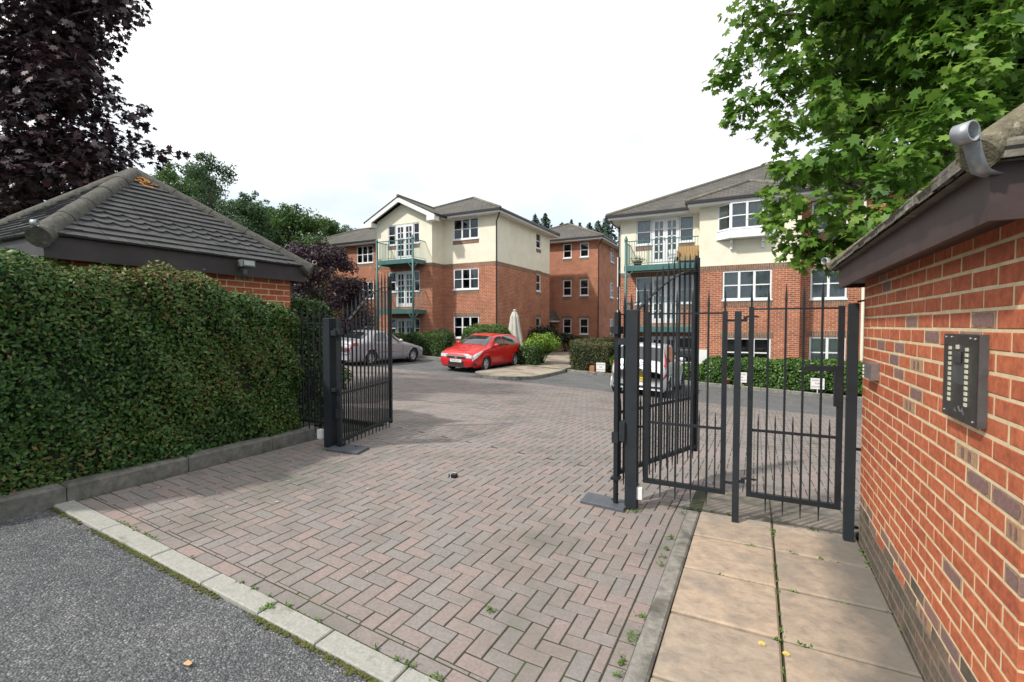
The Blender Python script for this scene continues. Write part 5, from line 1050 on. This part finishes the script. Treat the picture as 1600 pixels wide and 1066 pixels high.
def hedge(name, label, lo, hi, r, n, size, m, wav=.04, shape=RHOMB, top=None, cat='hedge', group=None, depth=.06, jit=.75, core=True):
    t = thing(name, label, cat, group=group); p, nr = rounded(lo, hi, r, n)
    w = np.sin(p[:, 0]*5.1+p[:, 2]*4.3)*np.sin(p[:, 1]*4.7+p[:, 2]*2.9+1.3)+.5*np.sin(p[:, 0]*11+p[:, 1]*13+p[:, 2]*9); p = p+nr*(w*wav-RNG.random(n)**2*depth*1.6+RNG.exponential(.012, n)+(RNG.random(n) < .018)*RNG.random(n)*.07)[:, None]
    if top: p[:, 2] -= top(p)
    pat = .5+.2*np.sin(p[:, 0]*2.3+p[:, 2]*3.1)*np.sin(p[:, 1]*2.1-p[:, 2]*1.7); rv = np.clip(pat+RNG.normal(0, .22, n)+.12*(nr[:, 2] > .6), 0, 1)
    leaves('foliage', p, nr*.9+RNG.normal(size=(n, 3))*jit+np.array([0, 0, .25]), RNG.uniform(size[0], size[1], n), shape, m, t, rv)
    if core:
        mb = MB(); e = depth+.03; bl, bh = np.array(lo)+(e, e, 0), np.array(hi)-e; nx, ny, nz = [max(2, int((bh[i]-bl[i])/.22)+1) for i in range(3)]
        def q(x, y, z):
            pp = np.array([[bl[0]+(bh[0]-bl[0])*x, bl[1]+(bh[1]-bl[1])*y, bl[2]+(bh[2]-bl[2])*z]]); rr = max(.02, r-e*.5); k = np.clip(pp, bl+rr*np.array([1, 1, 0]), bh-rr); d = pp-k; l = np.linalg.norm(d); o = k+d/max(l, 1e-6)*min(l, rr)
            if top: o[:, 2] -= top(o)
            return tuple(o[0])
        def grid(fa, na, nb):
            b0 = len(mb.v)
            for i in range(na+1):
                for j in range(nb+1): mb.v.append(fa(i/na, j/nb))
            for i in range(na):
                for j in range(nb): c = b0+i*(nb+1)+j; mb.face((c, c+1, c+nb+2, c+nb+1))
        grid(lambda a, b_: q(a, 0, b_), nx, nz); grid(lambda a, b_: q(a, 1, b_), nx, nz); grid(lambda a, b_: q(0, a, b_), ny, nz); grid(lambda a, b_: q(1, a, b_), ny, nz); grid(lambda a, b_: q(a, b_, 1), nx, ny)
        mb.build('twig_core', TWIG, t, True)
    return t
HG = leafmat('cotoneaster_leaf', [(.014, .044, .010), (.022, .068, .014), (.034, .095, .018), (.052, .125, .022), (.085, .155, .03), (.15, .165, .045), (.17, .10, .04)], .5, .16, .35)
HGp = HG
def ltop(p): return .01+np.clip((p[:, 1]-2.75), 0, 2)**1.5*.24*np.clip((p[:, 2]-.3)/1.8, 0, 1)+.05*np.clip(1.2-p[:, 1], 0, 3)
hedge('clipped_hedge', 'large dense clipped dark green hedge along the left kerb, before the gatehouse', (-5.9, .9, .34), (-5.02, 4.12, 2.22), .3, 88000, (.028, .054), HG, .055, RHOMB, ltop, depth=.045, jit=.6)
HG2 = leafmat('privet_leaf', [(.018, .045, .010), (.035, .08, .016), (.06, .12, .022), (.1, .17, .035)], .42, .2)
hedge('evergreen_bush', 'rounded green bush behind the railing, past the corner of the gatehouse', (-7.2, 4.5, .2), (-5.68, 5.35, 2.1), .45, 13000, (.045, .075), HG2, .08, OVAL)
HG3 = leafmat('laurel_hedge_leaf', [(.022, .06, .010), (.04, .105, .016), (.07, .16, .025), (.11, .22, .04), (.16, .28, .06)], .4, .25, .5)
g0 = lambda s, t: G(s, t)+.08
hedge('laurel_hedge', 'long bright green laurel hedge under the right block windows, behind the signs', (-1.75, 19.2, -.6), (5.3, 20.15, .42), .22, 17000, (.075, .13), HG3, .05, OVAL)
hedge('laurel_hedge', 'short lower length of laurel hedge beside the white board', (-2.75, 19.25, -.55), (-1.7, 20.1, .12), .2, 2600, (.075, .12), HG3, .05, OVAL)
hedge('laurel_hedge', 'short bright green hedge left of the silver people carrier', (-5.35, 19.3, -.4), (-3.4, 20.2, .48), .22, 4200, (.075, .13), HG3, .05, OVAL)
HG4 = leafmat('box_hedge_leaf', [(.02, .034, .010), (.04, .06, .018), (.065, .085, .026), (.11, .11, .04), (.14, .10, .05)], .55, .2)
hedge('box_hedge', 'brownish green clipped hedge curving beside the garden path', (-7.15, 19.3, -.3), (-5.45, 20.8, .92), .2, 8500, (.05, .09), HG4, .03, RHOMB)
hedge('box_hedge', 'narrow olive green hedge running back along the garden path', (-7.75, 20.8, -.3), (-6.9, 26.5, 1.0), .2, 9000, (.05, .09), HG4, .03, RHOMB)
HG5 = leafmat('yew_leaf', [(.010, .02, .010), (.018, .035, .015), (.03, .05, .02)], .55, .1)
hedge('yew_hedge', 'dark low hedge beyond the olive one, below the middle block', (-6.8, 25.5, -.3), (-4.4, 29.8, 1.1), .35, 5000, (.08, .14), HG5, .07, RHOMB)
hedge('yew_hedge', 'small green hedge at the foot of the middle block windows', (-11.4, 30.4, -.2), (-9.9, 31.3, .85), .25, 2500, (.08, .14), HG2, .05, RHOMB)
SH = leafmat('golden_shrub_leaf', [(.06, .13, .012), (.12, .22, .02), (.2, .32, .035), (.3, .42, .07)], .45, .3)
def shrub(name, label, c, r, n, size, m, flat=.9, shape=OVAL, core=True):
    t = thing(name, label, 'shrub'); cl = []; c = np.array(c)
    for i in range(26): d = unit(RNG.normal(size=(1, 3)))[0]; d[2] = abs(d[2])*1.0-.25; cl.append((c+d*r*np.array([1, 1, flat])*random.uniform(.45, .8), r*random.uniform(.28, .42)))
    per = n/26/ (np.mean([q[1] for q in cl])/.5)**2; crown(cl, per, 'foliage', m, t, shape, size, .5, .8, .6, .85)
    mb = MB(); base = c-np.array([0, 0, r*flat*1.1])
    for q, _ in cl[::2]: mb.tube([base, (base+q)/2+np.array([0, 0, .08]), q], [.018*r+.01, .014*r, .006], 5)
    mb.build('stem', BARK, t, True); return t
def gpt(s, t, h): return (s, t, G(s, t)+h)
shrub('golden_shrub', 'bright yellow green shrub behind the tail of the red hatchback', gpt(-9.0, 20.6, .95), .95, 2600, (.09, .16), SH)
hedge('box_bush', 'small dark clipped bush below the golden shrub, beside the footway', (-9.75, 19.2, -.1), (-8.7, 20.0, .75), .25, 3200, (.06, .1), HG2, .05, OVAL)
shrub('dark_shrub', 'dark green shrub against the side wall of the left block', gpt(-11.4, 26.6, 1.0), 1.25, 3200, (.1, .17), HG5)
shrub('dark_shrub', 'second dark shrub, at the corner by the porch of the middle block', gpt(-10.9, 28.9, .7), 1.0, 2400, (.1, .17), HG5)
HG6 = leafmat('dome_bush_leaf', [(.03, .07, .012), (.055, .12, .02), (.085, .165, .03), (.12, .2, .04)], .5, .2)
hedge('domed_bush', 'clipped domed green bush behind the roof of the red hatchback', (-13.5, 20.1, .0), (-10.9, 21.6, 1.72), .72, 9000, (.06, .1), HG6, .04, OVAL)
hedge('clipped_bush', 'broad flat topped green bush between the two parked cars', (-16.2, 19.3, .05), (-13.7, 20.4, 1.28), .35, 8000, (.06, .11), HG2, .08, OVAL)
hedge('clipped_bush', 'low green hedge under the left block french doors, beyond the silver saloon', (-19.5, 19.25, .0), (-16.2, 19.8, 1.25), .2, 6000, (.06, .1), HG6, .05, OVAL)
shrub('lavender_bush', 'greyish rounded bush at the corner under the left block wall', gpt(-15.0, 21.0, 1.0), .75, 2400, (.06, .1), leafmat('grey_green_leaf', [(.06, .085, .05), (.09, .12, .07), (.13, .16, .10)], .6, .2))
shrub('flowering_shrub', 'dark leafy shrub with pale flowers seen through the left railings', gpt(-7.6, 6.7, .5), .55, 1500, (.07, .12), HG2)
# ------------------------------------------------------------------ small things
REDINK = mat('red_lettering', [(.30, .05, .06)], .6, namt=0)
def sign(label, s, t, zc, w, h, tilt=0):
    r = thing('parking_sign', label, 'sign', (s, t, G(s, t)+.1), tilt, 'white reserved parking signs'); z0 = zc-h/2-G(s, t)-.1
    mb = MB(); mb.box(-.012, .012, .004, .016, -.2, z0+h*.6); mb.build('stake', PLASTW, r)
    mb = MB(); mb.box(-w/2, w/2, -.008, .004, z0, z0+h); o = mb.build('board', PLASTW, r)
    for i, wd in enumerate(('RESERVED', 'FOR', 'RESIDENTS')): text('lettering', wd, h*.2, INK if i == 1 else REDINK, o, (0, -.009, z0+h*(.79-.29*i)), (math.pi/2, 0, 0))
def atg(u, t): a = (u-800)/F; Y = t/(a*sy+cy); return (a*cy-sy)*Y, Y
s_, Y_ = atg(939, 19.15); sign('white sign on a stake, left of the silver people carrier', s_, 19.15, EYE+(508.4-574)*Y_/F, .38, .37)
s_, Y_ = atg(1159, 19.12); sign('white sign seen between the slim post and the pedestrian gate', s_, 19.12, EYE+(508.4-590)*Y_/F, .38, .37)
s_, Y_ = atg(1279, 18.98); sign('slightly tilted white sign behind the pedestrian gate bars', s_, 18.98, EYE+(508.4-600)*Y_/F, .40, .37, .03)
wb = thing('wall_board', 'blank white board standing against the right block wall, left of the laurel hedge', 'board'); s_, Y_ = atg(1092, 20.3); s2, Y2 = atg(1105, 20.3)
mb = MB(); mb.box(s_-.12, s2, 20.3, 20.34, EYE-64*Y_/F-.6, EYE-38*Y_/F); mb.build('panel', PLASTW, wb)
bk = thing('brick_stub', 'short terracotta block at the kerb beside the left parking sign', 'brick block'); s_, Y_ = atg(925, 19.1)
mb = MB(); z = G(s_, 19.1)+.1; mb.cham(s_-.1, s_+.1, 19.1, 19.28, z-.05, z+.25, .02); mb.build('block', TERRA, bk)
bk = thing('flower_pot', 'small terracotta pot at the kerb by the middle parking sign', 'plant pot'); s_, Y_ = atg(1138, 19.2); z = G(s_, 19.2)+.1
mb = MB(); mb.lathe([(0, z), (.07, z), (.1, z+.17), (.11, z+.17), (.11, z+.21), (.09, z+.21), (.085, z+.18), (0, z+.18)], lambda a, c, h: (s_+a, 19.2+c, h), 14); mb.build('pot', TERRA, bk, True)
# folded garden parasol
ps = thing('folded_parasol', 'closed pale grey garden parasol standing by the brick side wall', 'parasol'); c = P(804, 545, 24.6); x0, y0 = c[0], c[1]; z0 = G(x0, y0)+.1; zt = EYE+(508.4-484)*24.6/F
PAR = mat('parasol_cloth', [(.46, .45, .40), (.54, .53, .47)], .85, nscale=2, namt=.15)
mb = MB(); n = 40; hs = [(.52, z0+.28), (.50, z0+.35), (.40, z0+.9), (.29, z0+1.5), (.2, zt-.35), (.13, zt-.14), (.06, zt-.1), (.10, zt-.04), (.07, zt), (0, zt+.02)]
for r_, h in hs:
    for k in range(n): a = 2*math.pi*k/n; q = r_*(1+.13*math.cos(8*a+h)*(1 if h < zt-.2 else .2)); mb.v.append((x0+q*math.cos(a), y0+q*math.sin(a), h))
for i in range(len(hs)-1):
    for k in range(n): j = (k+1) % n; mb.face((i*n+k, i*n+j, i*n+n+j, i*n+n+k))
mb.build('canopy', PAR, ps); mb = MB(); mb.tube([(x0, y0, z0), (x0, y0, z0+.5)], .025, 8); mb.build('pole', GALV, ps)
mb = MB(); mb.lathe([(0, z0-.03), (.3, z0-.03), (.3, z0+.03), (.05, z0+.07), (.03, z0+.14)], lambda a, b_, h: (x0+a, y0+b_, h), 18); mb.build('base', CONC, ps)
# litter, weeds and moss
LIT = mat('pale_petal_litter', [(.42, .42, .36), (.3, .31, .24), (.5, .5, .44)], .9, attr=True, namt=0)
mb = MB()
for i in range(170):
    t = random.uniform(1.9, 6.); s = -4.86+abs(random.gauss(0, .7)); 
    if i > 110: s = random.uniform(-4.8, -.7); t = random.uniform(2, 12)
    r_ = random.uniform(.004, .013); a = random.uniform(0, 6.28); z = G(s, t)+.006
    mb.poly([(s+math.cos(a+k*1.57)*r_*(1.6 if k % 2 else .7), t+math.sin(a+k*1.57)*r_*(1.6 if k % 2 else .7), z+random.uniform(0, .004)) for k in range(4)])
o = mb.build('petal_litter', LIT); tagit(o, 'pale petals and crumbs scattered over the block paving by the hedge kerb', 'litter', kind='stuff')
lf_ = MB(); q = P(293, 1007, 1); d = q-np.array([0, 0, EYE]); k = (EYE-.29)/-d[2] if False else 1.5/-d[2]; s, t = d[0]*k, d[1]*k; z = G(s, t)+.004
lf_.poly([(s-.022, t-.008, z), (s-.006, t-.016, z+.004), (s+.02, t-.008, z+.002), (s+.026, t+.004, z+.006), (s+.004, t+.014, z+.003), (s-.018, t+.01, z+.005)]); o = lf_.build('fallen_leaf', mat('dry_leaf', [(.5, .28, .13), (.6, .4, .22)], .8, nscale=60, namt=.3)); tagit(o, 'single dry pale orange leaf lying on the road asphalt', 'leaf')
WEED = leafmat('weed_leaf', [(.06, .13, .02), (.1, .19, .03), (.15, .25, .05)], .6, .2); MOSS = mat('moss', [(.045, .06, .012), (.09, .105, .025), (.12, .11, .03)], .95, attr=True, namt=.2)
def weeds(spots):
    C_, D_, S_ = [], [], []
    for s, t, r_, n in spots:
        p = np.stack([RNG.normal(s, r_*.5, n), RNG.normal(t, r_*.5, n), np.zeros(n)], 1); p[:, 2] = [G(a, b_)+.004+random.uniform(0, .02) for a, b_ in p[:, :2]]; C_.append(p); D_.append(RNG.normal(size=(n, 3))*.6+np.array([0, 0, 1])); S_.append(RNG.uniform(.012, .028, n))
    o = leaves('paving_weeds', np.concatenate(C_), np.concatenate(D_), np.concatenate(S_), OVAL, WEED, None); tagit(o, 'small green weeds growing in the joints of paving and flags', 'weeds', kind='stuff')
sp_ = [(.147+random.uniform(-.005, .005), random.uniform(1.8, 4.5), .025, 14) for _ in range(16)]+[(random.uniform(-.4, .7), random.choice((2.84, 3.41, 3.975)), .03, 14) for _ in range(12)]+[(.72, random.uniform(2.2, 4.4), .02, 12) for _ in range(8)]+[(-.57, random.uniform(2, 4.6), .03, 16) for _ in range(12)]
sp_ += [(random.uniform(-4.8, -.7), 1.772, .02, 10) for _ in range(26)]+[(-2.42, 1.7, .03, 40), (-.95, 4.28, .05, 40), (-1.05, 4.28, .03, 20), (-4.45, 3.9, .05, 24), (-1.35, 2.35, .03, 24), (-.9, 1.9, .02, 10)]+[(-4.87, random.uniform(1.8, 4), .02, 8) for _ in range(12)]+[(random.uniform(-.9, .6), 4.6, .03, 14) for _ in range(8)]
weeds(sp_)
mb = MB()
for i in range(3600):                                # moss along the edge of the channel stones and in some joints
    s = random.uniform(-4.95, 1.2); t = 1.634-abs(random.gauss(0, .013)) if i < 3000 else 1.772+random.gauss(0, .004); k = .5+.5*math.sin(s*3.1)+.4*math.sin(s*7.7)
    if random.random() > k+.25: continue
    r_ = random.uniform(.003, .009); z = G(s, t)-.01; h = random.uniform(.003, .011)
    mb.poly([(s+r_*math.cos(a), t+r_*math.sin(a)*.7, z+h) for a in np.arange(0, 6.2, 1.05)]); mb.poly([(s+r_*1.5*math.cos(a), t+r_*1.2*math.sin(a), z+h*.5) for a in np.arange(0, 6.2, 1.05)])
o = mb.build('moss', MOSS); tagit(o, 'moss along the edge of the pale channel stones beside the road', 'moss', kind='stuff')
DAND = mat('dandelion_yellow', [(.75, .55, .03)], .7, namt=.1)
for u, v, lb in ((1190, 1004, 'yellow dandelion flower on the flag joint, the upper left one'), (1228, 1020, 'yellow dandelion flower at the crossing of the flag joints')):
    q = P(u, v, 1); d = q-np.array([0, 0, EYE]); k = 1.64/-d[2]; s, t = d[0]*k, d[1]*k; z = G(s, t)+.03; mb = MB()
    for i in range(22): a = i*2.4; r_ = .003+.011*math.sqrt(i/22); mb.poly([(s+r_*math.cos(a)-.003, t+r_*math.sin(a), z+.012-r_*.3), (s+r_*math.cos(a)+.003, t+r_*math.sin(a), z+.012-r_*.3), (s+r_*1.3*math.cos(a), t+r_*1.3*math.sin(a)+.003, z+.016-r_*.3)])
    o = mb.build('dandelion', DAND); tagit(o, lb, 'flower', 'dandelions between the flags')
# ------------------------------------------------------------------ put every Empty at the foot of its thing
bpy.context.view_layer.update()
for o in [o for o in COL.objects if o.parent is None and o.type == 'EMPTY' and '_placed' not in o and o.location.length < 1e-6 and abs(o.rotation_euler.z) < 1e-9]:
    lo = np.array([1e9]*3); hi = -lo
    for ch in o.children_recursive:
        if ch.type == 'MESH' and len(ch.data.vertices):
            a = np.empty(len(ch.data.vertices)*3, dtype=np.float32); ch.data.vertices.foreach_get('co', a); a = a.reshape(-1, 3)+np.array(ch.matrix_world.translation); lo = np.minimum(lo, a.min(0)); hi = np.maximum(hi, a.max(0))
    off = Vector(((lo[0]+hi[0])/2, (lo[1]+hi[1])/2, lo[2])); o.location = off
    for ch in o.children: ch.location = ch.location-off
for o in COL.objects:
    if '_placed' in o: del o['_placed']
# ------------------------------------------------------------------ light, sky, camera
SUN = Vector((-.52, -.85, 0)).normalized(); EL = math.radians(47); az = math.atan2(SUN.x, SUN.y)
L_ = bpy.data.lights.new('sun', 'SUN'); L_.energy = SUN_E; L_.angle = math.radians(2.5); L_.color = (1, .95, .87); so = link(bpy.data.objects.new('sun', L_))
so.rotation_euler = (Vector((SUN.x*math.cos(EL), SUN.y*math.cos(EL), math.sin(EL)))).to_track_quat('Z', 'Y').to_euler()
w = bpy.data.worlds.new('World'); sc.world = w; w.use_nodes = True; nt = w.node_tree; bg = nt.nodes['Background']; Ln = nt.links.new
sky = N(nt, 'ShaderNodeTexSky', sky_type='NISHITA'); sky.sun_disc = False; sky.sun_elevation = EL; sky.sun_rotation = az; sky.altitude = 50; sky.dust_density = 2.
tc = N(nt, 'ShaderNodeTexCoord'); mp = N(nt, 'ShaderNodeMapping'); Ln(tc.outputs['Generated'], mp.inputs[0]); mp.inputs['Scale'].default_value = (1, 1, 2.6); mp.inputs['Location'].default_value = (.35, .2, .1)
n1 = N(nt, 'ShaderNodeTexNoise'); n1.inputs['Scale'].default_value = 1.7; n1.inputs['Detail'].default_value = 7; n1.inputs['Roughness'].default_value = .55; Ln(mp.outputs[0], n1.inputs['Vector'])
r1 = ramp(nt, [(.35,)*3, (.8,)*3, (1,)*3], [.26, .36, .46]); Ln(n1.outputs['Fac'], r1.inputs[0])
n2 = N(nt, 'ShaderNodeTexNoise'); n2.inputs['Scale'].default_value = 4; n2.inputs['Detail'].default_value = 6; Ln(mp.outputs[0], n2.inputs['Vector']); r2 = ramp(nt, [tuple(CLOUD*.69*c for c in (.97, .985, 1.02)), tuple(CLOUD*c for c in (1, 1, 1.0))], [.36, .58]); Ln(n2.outputs['Fac'], r2.inputs[0])
sz = N(nt, 'ShaderNodeSeparateXYZ'); Ln(tc.outputs['Generated'], sz.inputs[0]); n4 = N(nt, 'ShaderNodeTexNoise'); n4.inputs['Scale'].default_value = 2.2; n4.inputs['Detail'].default_value = 4; Ln(tc.outputs['Generated'], n4.inputs['Vector'])
ma = N(nt, 'ShaderNodeMath', operation='MULTIPLY_ADD'); Ln(n4.outputs['Fac'], ma.inputs[0]); ma.inputs[1].default_value = -.55; Ln(sz.outputs[2], ma.inputs[2]); r5 = ramp(nt, [(.9,)*3, (0,)*3], [.02, .26]); ad = N(nt, 'ShaderNodeMath', operation='ADD'); Ln(ma.outputs[0], ad.inputs[0]); ad.inputs[1].default_value = .13; Ln(ad.outputs[0], r5.inputs[0])
hz = mixc(nt, r2.outputs[0], (5.0, 6.0, 7.0), r5.outputs[0])
Ln(mixc(nt, sky.outputs[0], hz, r1.outputs[0]), bg.inputs['Color']); bg.inputs['Strength'].default_value = .1
cam = bpy.data.cameras.new('camera'); cam.sensor_width = 36; cam.lens = F/1600*36; cam.clip_start = .05; cam.clip_end = 3000; co = link(bpy.data.objects.new('camera', cam)); co.location = (0, 0, EYE); co.rotation_euler = (math.pi/2+PITCH, 0, YAW); sc.camera = co
sc.view_settings.view_transform = 'Standard'; sc.view_settings.look = 'None'; sc.view_settings.gamma = 1; sc.view_settings.exposure = EXPO
sc.cycles.max_bounces = 8; sc.cycles.transparent_max_bounces = 12; sc.cycles.use_denoising = True
sc.cycles.sample_clamp_indirect = 6
